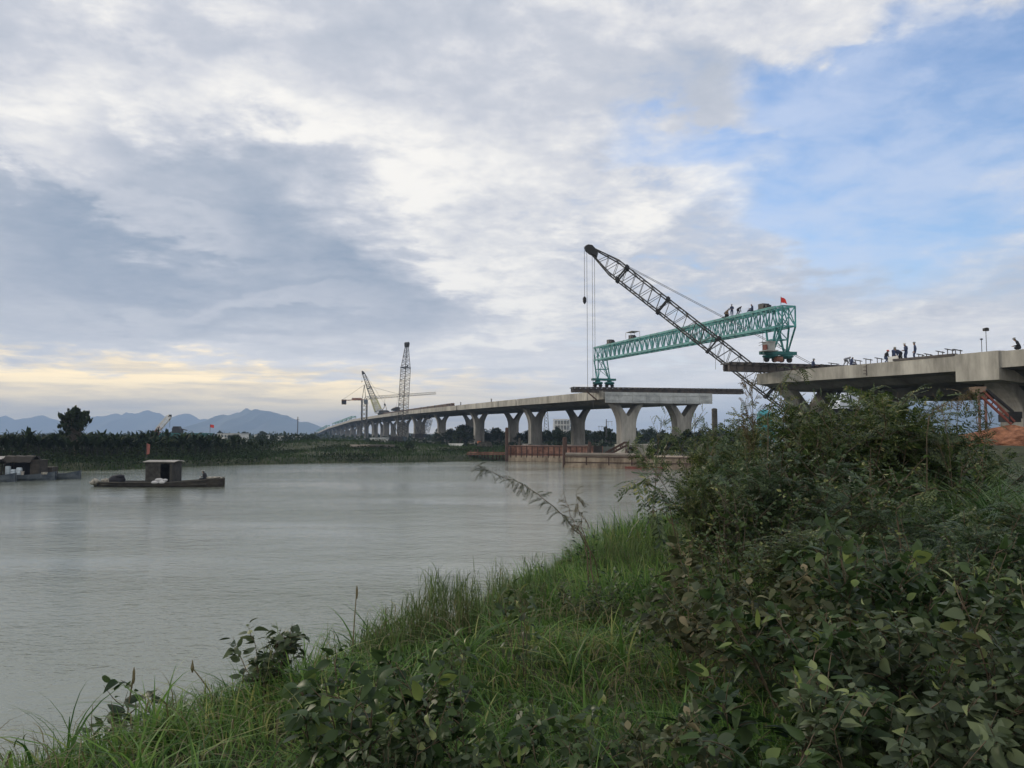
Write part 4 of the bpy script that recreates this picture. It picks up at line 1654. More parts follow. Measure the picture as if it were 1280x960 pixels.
mb.build('roof', M['tin'], cabn)
sk = thing('sack_pile', 'white sacks piled at the cabin of the long wooden boat', 'sacks', bp_ + Vector((.75, -1.12, .35)))
for i, (x, y, z, a, b) in enumerate([(-.35, 0, .14, .75, .32), (.3, .02, .16, .8, .36), (0, .05, .38, .8, .3), (.55, .05, .34, .5, .25)]):
    mb = MB()
    mb.blob((x, y, z), (a, .5, b), seed=i)
    mb.build('sack', M['sack'], sk, True)
o = MB()
for i in range(9):
    r_ = random.Random(i)
    o.blob((r_.uniform(-1.1, 1.1), r_.uniform(-.5, .5), r_.uniform(.05, .3)), (r_.uniform(.6, 1.1), .8, r_.uniform(.35, .65)), seed=i + 20, amp=.2)
np_ = o.build('net_pile', M['net'], None, True)
np_.location = bp_ + Vector((-5.2, -.1, .25))
tag(np_, 'pale heap of fishing net at the left end of the wooden boat', 'fishing net')
o = MB()
o.blob((0, 0, .42), (1.6, 1.2, .95), seed=3, amp=.07)
o.blob((.3, -.1, .75), (.9, .9, .35), seed=9, amp=.1)
np_ = o.build('tarp_bundle', M['dark_cloth'], None, True)
np_.location = bp_ + Vector((-3.75, -.05, .25))
tag(np_, 'round dark covered bundle on the deck left of the boat cabin', 'bundle')
person('person in grey clothes sitting at the right end of the wooden boat', bp_ + Vector((4.75, -.1, .55)), R(80), pose(lean=.3, ph=.22, arms=((.22, .36, .4), (-.2, .36, .4)), feet=((.16, .45), (-.14, .45)), look=.1), 'dark_cloth', 'dark_cloth', 'hat_grey')
o = MB()
for i in range(5):
    r_ = random.Random(i + 90)
    o.blob((r_.uniform(-.5, .5), r_.uniform(-.3, .3), .1), (.7, .5, .3), seed=i + 50, amp=.15)
np_ = o.build('rope_heap', M['net'], None, True)
np_.location = bp_ + Vector((5.6, 0, .72))
tag(np_, 'grey rope heap on the raised right end of the wooden boat', 'rope')
fl2 = thing('flag', 'faded red flag on a thin pole rising from the wooden boat', 'flag', bp_ + Vector((-.9, -.3, .3)))
mb = MB()
mb.tube((0, 0, 0), (0, 0, 3.9), .03, 6)
mb.build('flagpole', M['wood_grey'], fl2)
mb = MB()
rows = [((.02 + .3 * i / 5, .05 * math.sin(i * 1.6), 3.85 - .12 * i / 5), (.02 + .26 * i / 5, .05 * math.sin(i * 1.6 + .4), 2.75 + .1 * i / 5)) for i in range(6)]
for i in range(5): mb.add([rows[i][0], rows[i + 1][0], rows[i + 1][1], rows[i][1]], [(0, 1, 2, 3)])
fo = mb.build('cloth', M['faded_flag'], fl2)
fo.modifiers.new('thick', 'SOLIDIFY').thickness = .012

# two covered houseboats at the left edge
def houseboat(label, px, D, L, rz, hullm, roofs, seed):
    p = atz(px, D, 0)
    t = thing('houseboat', label, 'boat', p, rz)
    mb = MB(Vector((L / 2, 0, 0)))
    hull(mb, L, 2.4, .6, .35, .15)
    mb.build('hull', M[hullm], t)
    for (x0, x1, z0, z1, m_, drop) in roofs:
        mb = MB()
        for x in (x0 + .1, x1 - .1):
            for y in (-.9, .9): mb.bar((x, y, .4), (x, y, z0), .08)
        mb.build('canopy_posts', M['wood_dark'], t)
        mb = MB()
        nn = 8
        rings = []
        for i in range(nn + 1):
            x = x0 + (x1 - x0) * i / nn
            sg = .05 * math.sin(i * 2.1 + seed)
            rings.append([(x, -1.25, z0 - drop + sg), (x, -.7, z0 + (z1 - z0) * .7 + sg), (x, 0, z1 + sg), (x, .7, z0 + (z1 - z0) * .7), (x, 1.25, z0 - drop), (x, 1.25, z0 - drop - .05), (x, 0, z1 - .05), (x, -1.25, z0 - drop - .05)])
        mb.loft(rings)
        mb.build('canopy', M[m_], t)
    return t, p


t1, p1 = houseboat('covered boat with brown and blue canopies moored at the left edge', 22, 88, 8.4, R(3), 'blue_hull', [(-3.9, -2.2, 2.35, 2.55, 'blue_tarp', .12), (-2.1, -.95, 2.45, 2.6, 'tin', .1), (-.85, 2.1, 2.35, 2.7, 'brown_tarp', .35)], 1)
mb = MB()
mb.box((2.35, .1, 1.35), (.9, 1.9, 1.6))
mb.box((2.35, .1, 2.18), (1.1, 2.1, .08))
mb.build('cabin', M['wood_dark'], t1)
mb = MB()
mb.box((-.3, 1.0, 1.35), (3.2, .06, 1.7))
mb.build('back_screen', M['dark_cloth'], t1)
bl = [(-.75, .95, 'tall pale blue barrel, leftmost on the covered boat'), (-.15, .60, 'short pale barrel in the middle of the covered boat'), (.5, .80, 'pale barrel beside the wooden cabin of the covered boat')]
for x, hh, lb in bl:
    mb = MB()
    mb.lathe((0, 0, 0), [(.27, 0), (.30, .05), (.30, hh * .3), (.31, hh * .33), (.30, hh * .36), (.30, hh * .66), (.31, hh * .69), (.30, hh * .72), (.29, hh - .05), (.2, hh)], 14)
    o = mb.build('barrel', M['barrel'], None, True)
    o.location = p1 + Vector((x + .3, -.75, .62))
    tag(o, lb, 'barrel')
o = MB()
for i in range(7):
    r_ = random.Random(i + 7)
    o.blob((r_.uniform(-.7, .7), r_.uniform(-.3, .3), r_.uniform(.1, .35)), (.7, .6, .5), seed=i + 33, amp=.2)
q = o.build('net_pile', M['net'], None, True)
q.location = p1 + Vector((-2.1, -.6, .55))
tag(q, 'heap of net on the covered boat left of the barrels', 'fishing net')
o = MB()
o.blob((0, 0, .2), (.8, .6, .5), seed=77)
q = o.build('sack', M['sack'], None, True)
q.location = p1 + Vector((-3.6, -.8, .6))
tag(q, 'white sack at the left end of the covered boat', 'sack')
for x, y, z, kind, lb in [(1.25, -.9, .62, 'bucket', 'small grey bucket beside the pale barrels on the covered boat'), (-1.35, -.95, .6, 'basket', 'brown basket on the covered boat beside the net heap'), (3.3, -.4, .66, 'rope', 'coil of pale rope on the bow of the covered boat'), (-2.9, -.7, .6, 'crate', 'dark crate at the left end of the covered boat beside the white sack')]:
    mb = MB()
    if kind == 'bucket': mb.lathe((0, 0, 0), [(.14, 0), (.19, .38), (.21, .40), (.18, .40), (.13, .03)], 12)
    elif kind == 'basket': mb.lathe((0, 0, 0), [(.26, 0), (.36, .16), (.32, .34), (.35, .37), (.28, .36), (.22, .05)], 12)
    elif kind == 'rope':
        for k in range(4): mb.lathe((.02 * k, 0, .06 * k), [(.2, 0), (.32, 0), (.32, .06), (.2, .06)], 14)
    else:
        for k in range(4): mb.box((0, 0, .08 + .16 * k), (.8, .6, .11))
        for sx_ in (-.37, .37):
            for sy_ in (-.27, .27): mb.box((sx_, sy_, .32), (.07, .07, .64))
    o = mb.build({'rope': 'rope_coil'}.get(kind, kind), M[{'bucket': 'tin', 'basket': 'wood_grey', 'rope': 'net', 'crate': 'wood_dark'}[kind]])
    o.location = p1 + Vector((x, y, z))
    tag(o, lb, {'rope': 'rope'}.get(kind, kind))
mb = MB()
rows = [[(x, -1.18 + .03 * math.sin(x * 9), zz_) for x in np.linspace(-2.1, -1.3, 7)] for zz_ in (2.45, 2.0, 1.6)]
for a, b in zip(rows[:-1], rows[1:]):
    for i in range(6): mb.add([a[i], a[i + 1], b[i + 1], b[i]], [(0, 1, 2, 3)])
o = mb.build('hanging_cloth', M['blue_tarp'], None)
o.location = p1
o.modifiers.new('thick', 'SOLIDIFY').thickness = .02
tag(o, 'strip of dark blue cloth hanging from the canopy of the covered boat', 'cloth')
t2, p2 = houseboat('small faded blue open boat moored right of the covered boat', 72, 90.5, 5.2, R(6), 'blue_hull', [], 2)
mb = MB()
mb.box((-.9, 0, .9), (1.5, 1.5, .9))
mb.build('locker', M['wood_dark'], t2)
t3, p3_ = houseboat('blue boat with a plank deck at the far left edge', -12, 85, 5.5, R(4), 'blue_hull', [(-2.4, 1.2, 2.1, 2.35, 'brown_tarp', .2)], 3)

# ------------------------------------------------------------------ pontoons, posts and plant under the gap
def pontoon(name, label, pxs, Dw, depth, ztop, mats, ribs, lower=None, angle=0.0):
    A, B = atz(pxs[0], Dw[0], 0), atz(pxs[1], Dw[1], 0)
    d = (B - A)
    L = d.length
    d.normalize()
    nrm = Vector((-d.y, d.x, 0))
    rz = math.atan2(d.y, d.x)
    t = thing(name, label, 'barge', A)
    mb = MB(A)
    c = A + d * L / 2 + nrm * depth / 2
    mb.box((c.x, c.y, (ztop - .5) / 2), (L, depth, ztop + .5), rz=rz)
    mb.build('hull', mats[0], t)
    mb = MB(A)
    for k in range(ribs + 1):
        p = A + d * (L * (k + .02) / (ribs + .04))
        mb.box((p.x - nrm.x * .06, p.y - nrm.y * .06, ztop * .62), (.14, .14, ztop * .72), rz=rz)
    for zz_ in (ztop - .08, ztop * .48):
        p = A + d * L / 2 - nrm * .05
        mb.box((p.x, p.y, zz_), (L + .1, .12, .12), rz=rz)
    mb.build('ribs', mats[1], t)
    if lower:
        mb = MB(A)
        p = A + d * L * (lower[1] + lower[2]) / 2 - nrm * .025
        mb.box((p.x, p.y, lower[3]), (L * (lower[2] - lower[1]), .05, lower[4]), rz=rz)
        mb.build('waterline_plating', M[lower[0]], t)
    return t, A, d, nrm, L, rz


pa = pontoon('sheet_pile_wall', 'rust red steel wall of ribbed panels standing in the water below the viaduct', (632, 742), (150, 142.5), 5.0, 2.9, (M['rust'], M['rust_dark']), 16, ('rust_tan', 0, 1, .55, 1.05))
pb = pontoon('barge', 'low rusty barge with a long pipe on its edge, nearest below the viaduct', (705, 880), (121, 113), 9.0, 1.75, (M['rust_tan'], M['rust_dark']), 6, ('boottop', .45, .72, .12, .42))
t, A, d, nrm, L, rz = pb
mb = MB(A)
a = A + Vector((0, 0, 2.02)) + d * .2 + nrm * .3
mb.tube(a, a + d * (L * .62), .26, 10)
mb.build('pipe', M['pipe'], t)
# piles
def pile(label, px, D, ztop, r, m_, bent=False):
    p = atz(px, D, -1)
    t = MB(p)
    t.tube(p, Vector((p.x + (.15 if bent else 0), p.y, ztop)), r, 9, r * .9)
    t.lathe((p.x + (.15 if bent else 0), p.y, ztop - .02), [(r * .9, 0), (r * .6, .08), (.02, .12)], 9)
    o = t.build('mooring_pile', M[m_])
    o.location = p
    tag(o, label, 'pile')


pile('tall thin dark pile at the left end of the rust red wall', 633.5, 148.5, at(633, 535, 148).z, .33, 'rust_dark')
pile('stout brown pile at the left end of the low barge', 706, 122.5, at(706, 547, 122).z, .38, 'rust_dark')
pile('thick pale pipe standing in the bushes left of the deck end', 893.5, 108, at(893, 511, 108).z, .42, 'wood_grey')
pile('short dark pile behind the low barge', 737, 120.5, at(737, 553, 120).z, .28, 'rust_dark')
pile('short green-brown post left of the rust red wall piers', 649.5, 152, at(649, 548, 152).z, .22, 'wood_grey')
mb = MB()
mb.box((0, 0, .7), (1.0, 1.0, 1.4))
for k in (-.3, .3): mb.box((k, -.52, .7), (.08, .06, 1.3))
mb.box((0, 0, 1.45), (1.1, 1.1, .1))
o = mb.build('crate', M['brown_tarp'])
o.location = A + d * (L * .22) + nrm * 2.5 + Vector((0, 0, 1.76))
o.rotation_euler = (0, 0, rz)
tag(o, 'square brown crate standing on the low barge', 'crate')
# truss piece lying on the barge
q0 = A + d * (L * .27) + nrm * 3 + Vector((0, 0, 1.77))
tp = thing('steel_lattice', 'dark leaning steel frame on the low barge beside the crate', 'steel frame', q0)
mb = MB(q0)
for y in (0, 1.0):
    for (u0, v0, u1, v1) in ((0, 0, 3.2, 1.6), (0, .5, 3.0, 2.1), (.6, .1, .5, .9), (1.4, .6, 1.3, 1.35), (2.4, 1.1, 2.2, 1.8), (0, 0, 0, .5), (3.1, 0, 3.2, 2.1)):
        mb.bar(q0 + d * u0 + nrm * y + Vector((0, 0, v0)), q0 + d * u1 + nrm * y + Vector((0, 0, v1)), .18)
mb.build('bars', M['rust_dark'], tp)
# pale concrete block of the next pier with tyres hung on it
cpz = atz(797, 139, 0)
blk = thing('pile_cap_block', 'pale concrete pile cap in the water under the grey deck end', 'pile cap', cpz, BANG)
mb = MB()
mb.box((0, 0, 2.35), (6.2, 5.5, 1.9))
mb.box((0, 0, 1.35), (6.6, 5.9, .12))
for x in (-2.5, 0, 2.5):
    for y in (-2, 2): mb.tube((x, y, -1), (x, y, 1.4), .4, 10)
mb.build('block', M['concrete'], blk)
for x, lb in ((-2.8, 'black tyre hung at the left corner of the pale pile cap'), (2.75, 'black tyre hung at the right corner of the pale pile cap')):
    mb = MB()
    rings = []
    for k in range(18):
        a_ = 2 * PI * k / 18
        rings.append([((.36 + .15 * math.cos(b_)) * math.cos(a_), .12 * math.sin(b_), (.36 + .15 * math.cos(b_)) * math.sin(a_)) for b_ in np.linspace(0, 2 * PI, 8, endpoint=False)])
    mb.loft(rings + [rings[0]], caps=False)
    o = mb.build('tyre', M['rubber'], None, True)
    o.scale = (1.35, 1.2, 1.35)
    o.location = cpz + BRT * x + Vector((0, 0, 2.3)) - BDIR * 2.95
    o.rotation_euler = (0, 0, BANG)
    tag(o, lb, 'tyre')
# orange bollard by a pier, muddle of timber along the shore
mb = MB()
mb.lathe((0, 0, 0), [(.9, 0), (.9, .1), (.55, .12), (.5, 1.5), (.6, 1.55), (.6, 1.7), (.02, 1.75)], 12)
o = mb.build('marker_buoy', mat('orange_paint', (.55, .16, .05), .6, .1))
o.location = atz(599, 240, 1.3)
tag(o, 'orange marker standing at the foot of a viaduct pier', 'marker')
rng0 = random.Random(5)
jt = thing('jetty', 'low timber landing with old planks along the far shore', 'jetty', atz(600, 152, 0))
mb = MB(jt.location)
for k in range(10):
    p = atz(588 + k * 4.6, 152.5 + rng0.uniform(-.3, .3), 0)
    mb.bar((p.x, p.y, -.8), (p.x + rng0.uniform(-.2, .2), p.y, rng0.uniform(1.3, 2.2)), .25)
mb.build('posts', M['rust_dark'], jt)
mb = MB(jt.location)
a, b = atz(585, 153, 1.25), atz(634, 151, 1.3)
mb.bar(a, b, 1.6, .22)
mb.bar(a + Vector((0, -.9, .35)), b + Vector((0, -.9, .3)), .2, .2)
mb.build('deck', M['rust'], jt)
for i, (px, D, L_, z_, mm, lb) in enumerate([(462, 168, 8, 2.0, 'pipe', 'long pale pipe lying on the green far bank'), (478, 165, 5, 1.6, 'wood_grey', 'short grey beam lying on the far bank right of the pale pipe'), (570, 190, 6, 1.7, 'white', 'white boat-shaped trough lying beside the dark trees'), (606, 200, 4, 1.6, 'wood_grey', 'grey stack of boards under the second pier')]):
    p = atz(px, D, float(ground(atz(px, D, 0).x, D)) + .25)
    mb = MB()
    if i == 2: mb.prism([(-1.8, .6), (-1.4, 0), (1.4, 0), (1.8, .6)], (0, -.7, 0), (1, 0, 0), (0, 0, 1), (0, 1.4, 0))
    elif i == 3:
        for k in range(5): mb.box((0, 0, k * .3), (L_ - k * .2, 1.4, .24))
    else: mb.tube((-L_ / 2, 0, .2), (L_ / 2, 0, .2), .38, 10)
    o = mb.build(('pipe_length', 'beam', 'trough', 'board_stack')[i], M[mm])
    o.location = p
    tag(o, lb, ('pipe', 'beam', 'trough', 'boards')[i])
# small white buoys
for px, py, lb in ((150.0 * 2, 578.5, 'tiny white float at the far shoreline left of the bridge'), (470, 574, 'tiny white float near the middle of the far shoreline')):
    p = atz(px, EYE / ((py - 543) / 1000), .02)
    mb = MB()
    mb.lathe((0, 0, -.1), [(.02, 0), (.25, .1), (.3, .3), (.2, .5), (.05, .55)], 10)
    mb.tube((0, 0, .4), (0, 0, .8), .04, 6)
    o = mb.build('float', M['white'])
    o.location = p
    tag(o, lb, 'float')

# red drilling frame and soil heap at the right edge
ht = atz(1247, 54, 0)
mb = MB()
rn = random.Random(4)
rings = []
for k in range(15):
    t = k / 14
    r_ = max(.02, math.cos(t * PI / 2) ** .8)
    rings.append([(4.6 * r_ * math.cos(a_) * (1 + .12 * math.sin(3 * a_ + t) + rn.uniform(-.05, .05)), 2.6 * r_ * math.sin(a_) * (1 + .1 * math.cos(4 * a_) + rn.uniform(-.05, .05)),
                   -.4 + 1.95 * t ** .85 + .16 * math.sin(5 * a_ + 3 * t) * (1 - t) + .12 * math.sin(11 * a_ - 7 * t) * (1 - t) + rn.uniform(-.07, .07)) for a_ in np.linspace(0, 2 * PI, 56, endpoint=False)])
mb.loft(rings)
hp = mb.build('soil_heap', M['orange_soil'], None, False)
hp.location = (ht.x + 1.0, 54, 4.05)
tag(hp, 'heap of orange soil below the right bridge section', 'soil heap')
rf = atz(1232, 58, float(ground(atz(1232, 58, 0).x, 58)))
rt = thing('drill_rig', 'small red framed rig with a sloping arm and pale hopper under the right bridge', 'rig', rf)
mb = MB(rf)
h0 = at(1229, 492, 58)
pink = mat('faded_pink_paint', (.19, .11, .095), .7, .15)
for px, y in ((1223, 58), (1231, 58), (1223.5, 59.2), (1231.5, 59.2)):
    mb = MB(rf)
    mb.bar(at(px, 490, y), Vector((at(px, 490, y).x, y, rf.z)), .12)
    mb.build('post', pink, rt)
mb = MB(rf)
for y in (57.8, 58.8):
    mb.bar(at(1229, 489, y), at(1268, 527, y), .14)
    mb.bar(at(1226, 495, y), at(1264, 530, y), .14)
for k in range(7):
    a, b = at(1229, 489, 57.8).lerp(at(1268, 527, 57.8), k / 6), at(1226, 495, 58.8).lerp(at(1264, 530, 58.8), k / 6)
    mb.bar(a, b, .07)
mb.build('sloping_arm', M['red'], rt)
mb = MB(rf)
mb.bar(at(1233, 487, 58.3), at(1266, 515, 58.3), .18)
mb.build('hydraulic_ram', M['black'], rt)
mb = MB(rf)
mb.prism([(-.38, .22), (-.22, -.2), (.22, -.2), (.38, .22)], at(1227, 487, 57.8), (1, 0, 0), (0, 0, 1), (0, 1.0, 0))
mb.build('hopper', M['tan_cloth'], rt)
mb = MB(rf)
mb.box(at(1262, 523, 58.3), (1.0, 1.0, .55), rz=.2)
mb.box(at(1268, 519, 58.3), (.6, .8, .5), rz=.2)
mb.build('engine', M['black'], rt)

# pale tarpaulin shelter behind the bushes and teal tank
p = atz(1063, 130, 2.5)
zt_, zb_ = at(1063, 494, 130).z, 2.5
mb = MB()
w_, rows = 8.5, []
for i in range(13):
    x = -w_ / 2 + w_ * i / 12
    arch = math.sqrt(max(0, 1 - (2 * x / w_) ** 2)) ** .7
    rows.append([(x, -5, (zt_ - zb_) * (.55 + .45 * arch) + .08 * math.sin(i * 2)), (x, 0, (zt_ - zb_) * (.6 + .45 * arch)), (x, 5, (zt_ - zb_) * (.5 + .45 * arch))])
mb.loft([[Vector(q) for q in r] + [Vector((r[2][0], 5, 0)), Vector((r[0][0], -5, 0))] for r in rows])
o = mb.build('tarpaulin_shelter', mat('pale_tarp', (.50, .54, .62), .7, .15, .5))
o.location = p
tag(o, 'pale blue-white tarpaulin shelter glimpsed under the near bridge section', 'shelter')
p = at(956, 521, 118)
mb = MB()
r_ = 1.15
mb.lathe((0, 0, -r_ * 2), [(.05, 0), (r_, .1), (r_, 2 * r_ + .4), (r_ * .7, 2 * r_ + .9), (.05, 2 * r_ + 1.1)], 18)
mb.box((0, 0, -r_ * 2 - .1), (2.3, 2.3, .2))
for a in (-.95, .95):
    for b in (-.95, .95): mb.box((a, b, -r_ * 2 - 3.2), (.2, .2, 6))
o = mb.build('water_tank', mat('turquoise_plastic', (.06, .30, .36), .5, .1))
o.location = p
tag(o, 'turquoise tank half hidden by leaves below the crane boom', 'tank')

# ------------------------------------------------------------------ far buildings and plant
def building(label, px0, px1, ytop, D, depth, floors, bays, wm='bldg', frame=False, name='building', zb=1.2):
    A, B = atz(px0, D, zb), atz(px1, D, zb)
    W_ = B.x - A.x
    H = at(px0, ytop, D).z - zb
    t = thing(name, label, 'building', (A.x + W_ / 2, D, zb))
    if frame:
        mb = MB()
        for i in range(bays + 1):
            for y in (0, depth): mb.box((-W_ / 2 + W_ * i / bays, y, H / 2), (W_ * .045, .5, H))
        for k in range(1, floors + 1):
            mb.box((0, depth / 2, H * k / floors - .15), (W_ * 1.04, depth + .5, .55))
        mb.build('concrete_frame', M[wm], t)
        mb = MB()
        mb.box((0, depth * .75, H / 2 - .3), (W_ * .9, .3, H - .8))
        mb.build('back_wall', M['grey_concrete'], t)
    else:
        mb = MB()
        mb.box((0, depth / 2, H / 2), (W_, depth, H))
        mb.build('wall', M[wm], t)
        mb = MB()
        mb.box((0, depth / 2, H + .2), (W_ * 1.05, depth + .8, .4))
        mb.build('roof', M['grey_concrete'], t)
        for k in range(floors):
            for i in range(bays):
                mb = MB()
                mb.box((-W_ / 2 + W_ * (i + .5) / bays, -.03, H * (k + .52) / floors), (W_ / bays * .62, .1, H / floors * .5))
                mb.build('window', M['window'], t)
    return t


building('white open concrete frame of an unfinished block beyond the piers', 693, 712, 524, 480, 10, 4, 5, frame=True)
t = building('blue glass office block beside the unfinished frame', 712.5, 731, 525, 478, 12, 3, 1, 'glass_blue')
mb = MB()
W_ = atz(731, 478, 0).x - atz(712.5, 478, 0).x
H = at(712, 525, 478).z - 1.2
for k in range(5): mb.box((0, -.2, H * (k + .2) / 5), (W_ * 1.02, .3, .5))
for k in range(8): mb.box((-W_ / 2 + W_ * k / 7, -.2, H / 2), (.25, .25, H))
mb.build('mullions', M['bldg'], t)
building('low white building left of the far bridge end', 272, 300, 542.5, 360, 12, 2, 7)
building('tiny pale house among the far trees left of the bridge', 318, 330, 544, 420, 10, 1, 3)
building('grey blocky site hut far behind the last piers', 345, 372, 545, 500, 12, 1, 5)
building('small white hut beneath the far end of the viaduct', 463, 482, 549, 215, 5, 1, 3, zb=1.5)
# mast
p = atz(683, 380, 1.2)
mt = thing('lattice_mast', 'thin lattice radio mast between two far piers', 'mast', p)
mb = MB()
H = at(683, 512, 380).z - 1.2
for a in (-1, 1):
    for b in (-1, 1): mb.bar((a * 1.6, b * 1.6, 0), (a * .5, b * .5, H), .16)
for k in range(10):
    z0, z1 = H * k / 10, H * (k + 1) / 10
    w0, w1 = 1.6 - 1.1 * k / 10, 1.6 - 1.1 * (k + 1) / 10
    for s_ in (-1, 1):
        mb.bar((-w0, s_ * w0, z0), (w1, s_ * w1, z1), .09)
        mb.bar((w0, s_ * w0, z0), (-w1, s_ * w1, z1), .09)
mb.build('lattice', M['rope'], mt)
mb = MB()
mb.lathe((0, 0, 0), [(.25, 0), (.1, 9)], 6)
mb.box((-1.0, 0, 6.5), (2.6, .1, .1))
mb.box((.9, 0, 8.2), (1.6, .1, .1))
for k in (-2, -1.2, .5, 1.5): mb.box((k, 0, 7.4 if k > 0 else 6.2), (.06, .06, 1.4))
o = mb.build('antenna_pole', M['rope'])
p = atz(758, 260, 1.2)
o.location = p
o.scale = (1.2, 1, (at(758, 524, 260).z - 1.2) / 9)
tag(o, 'thin antenna pole rising over the trees beside the grey deck end', 'antenna')
mb = MB()
mb.tube((0, 0, 0), (0, 0, 13), .2, 6)
mb.box((0, 0, 11.5), (1.6, .2, .2))
o = mb.build('utility_pole', M['wood_dark'])
o.location = atz(372, 420, 1.2)
tag(o, 'lone dark utility pole left of the far bridge end', 'pole')

# green barge with a small red and white crane behind the banana plants
gbp = atz(228, 300, 1.2)
zt_ = at(228, 540.5, 300).z
gt = thing('green_girder', 'green lattice girder on trestles beyond the banana plants', 'steel girder', gbp)
mb = MB(gbp)
a, b = at(196, 542, 300), at(264, 542, 300)
for y in (-1.5, 1.5):
    for dz_ in (0, -1.9): mb.bar(a + Vector((0, y, dz_)), b + Vector((0, y, dz_)), .4)
    for k in range(14):
        p, q = a.lerp(b, k / 14), a.lerp(b, (k + 1) / 14)
        mb.bar(p + Vector((0, y, -1.9)), (p + q) / 2 + Vector((0, y, 0)), .25)
        mb.bar((p + q) / 2 + Vector((0, y, 0)), q + Vector((0, y, -1.9)), .25)
mb.build('truss', M['teal_dark'], gt)
mb = MB(gbp)
for k in (.05, .5, .95):
    p = a.lerp(b, k)
    for y in (-1.3, 1.3): mb.bar((p.x, p.y + y, 1.0), (p.x, p.y + y, p.z - 1.9), .5)
mb.build('trestles', M['rust_dark'], gt)
cbp = at(222, 541, 300)
mb = MB(cbp)
mb.box(cbp + Vector((0, 0, .5)), (3.4, 2.2, 1.6))
mb.prism([(-1.6, 0), (1.6, 0), (1.1, 1.1), (-1.0, 1.1)], cbp + Vector((-.3, -1, 1.3)), (1, 0, 0), (0, 0, 1), (0, 2, 0))
mb.bar(cbp + Vector((1.5, 0, 1.4)), cbp + Vector((3.6, 0, .9)), .3)
o = mb.build('winch_house', M['black'])
o.location = cbp
tag(o, 'dark winch house on the green girder beyond the banana plants', 'winch')
f0 = at(196, 539, 299)
dt = thing('derrick_crane', 'small derrick with a red-footed white lattice boom beyond the banana plants', 'crane', f0)
mb = MB(f0)
lattice_boom(mb, f0, at(212.5, 519.5, 299), 1.5, 1.5, 10, Vector((0, 1, 0)), ch=.25, br=.14)
mb.build('boom', M['white'], dt)
mb = MB(f0)
mb.bar(f0 + Vector((-.3, 0, -.3)), f0.lerp(at(212.5, 519.5, 299), .28), 1.2)
mb.box(f0 + Vector((0, 0, -.8)), (2.4, 2, 1.0))
mb.build('boom_foot', M['red'], dt)
mb = MB(f0)
q = at(212.5, 520, 299)
mb.box(q, (.9, .8, 1.0))
mb.tube(q, q - Vector((0, 0, 4.2)), .06, 4)
mb.build('boom_head', M['black'], dt)
p = at(262.5, 540, 298)
ft = thing('flag', 'small red flag on a pole beyond the banana plants', 'flag', p)
mb = MB()
mb.tube((0, 0, -2), (0, 0, 2.9), .08, 6)
mb.build('flagpole', M['rope'], ft)
mb = MB()
rows = [((.02 + 1.4 * i / 5, .12 * math.sin(i * 1.6), 2.8 - .2 * i / 5), (.02 + 1.4 * i / 5, .12 * math.sin(i * 1.6 + .4), 1.7 - .2 * i / 5)) for i in range(6)]
for i in range(5): mb.add([rows[i][0], rows[i + 1][0], rows[i + 1][1], rows[i][1]], [(0, 1, 2, 3)])
fo = mb.build('cloth', M['flag'], ft)
fo.modifiers.new('thick', 'SOLIDIFY').thickness = .02
# ------------------------------------------------------------------ vegetation
RNG = np.random.RandomState(11)


def unit(v): return v / np.maximum(np.linalg.norm(v, axis=-1, keepdims=True), 1e-9)


def frames(d, up):
    """rotation matrices whose columns are the leaf axis d, its side and its normal"""
    d = unit(d)
    s_ = unit(np.cross(up, d))
    n = np.cross(d, s_)
    return np.stack([d, s_, n], -1)


def scatter(PV, PF, Rm, pos, scale):
    k = len(pos)
    V = np.einsum('nij,pj->npi', Rm, PV) * scale.reshape(-1, 1, 1) + pos[:, None, :]
    F = PF[None] + (np.arange(k) * len(PV))[:, None, None]
    return V.reshape(-1, 3), F.reshape(-1, 3)


def leaf_proto(w=.62, fold=.13, droop=.18, kind='ovate'):
    xs = [0, .08, .22, .40, .60, .80, .93, 1.0]
    ws = {'ovate': [.0, .22, .43, .50, .43, .26, .10, 0], 'heart': [.05, .40, .53, .51, .40, .22, .08, 0], 'lance': [0, .14, .33, .48, .46, .27, .11, 0]}[kind]
    V, F = [], []
    for x, h in zip(xs, ws):
        z = -droop * x * x
        V += [(x, 0, z), (x - (.06 if kind == 'heart' and x < .2 else 0), h * w, z + fold * h), (x - (.06 if kind == 'heart' and x < .2 else 0), -h * w, z + fold * h)]
    for i in range(7):
        a, b = i * 3, i * 3 + 3
        F += [(a, b, b + 1), (a, b + 1, a + 1), (a, b + 2, b), (a, a + 2, b + 2)]
    return np.array(V, float), np.array(F)


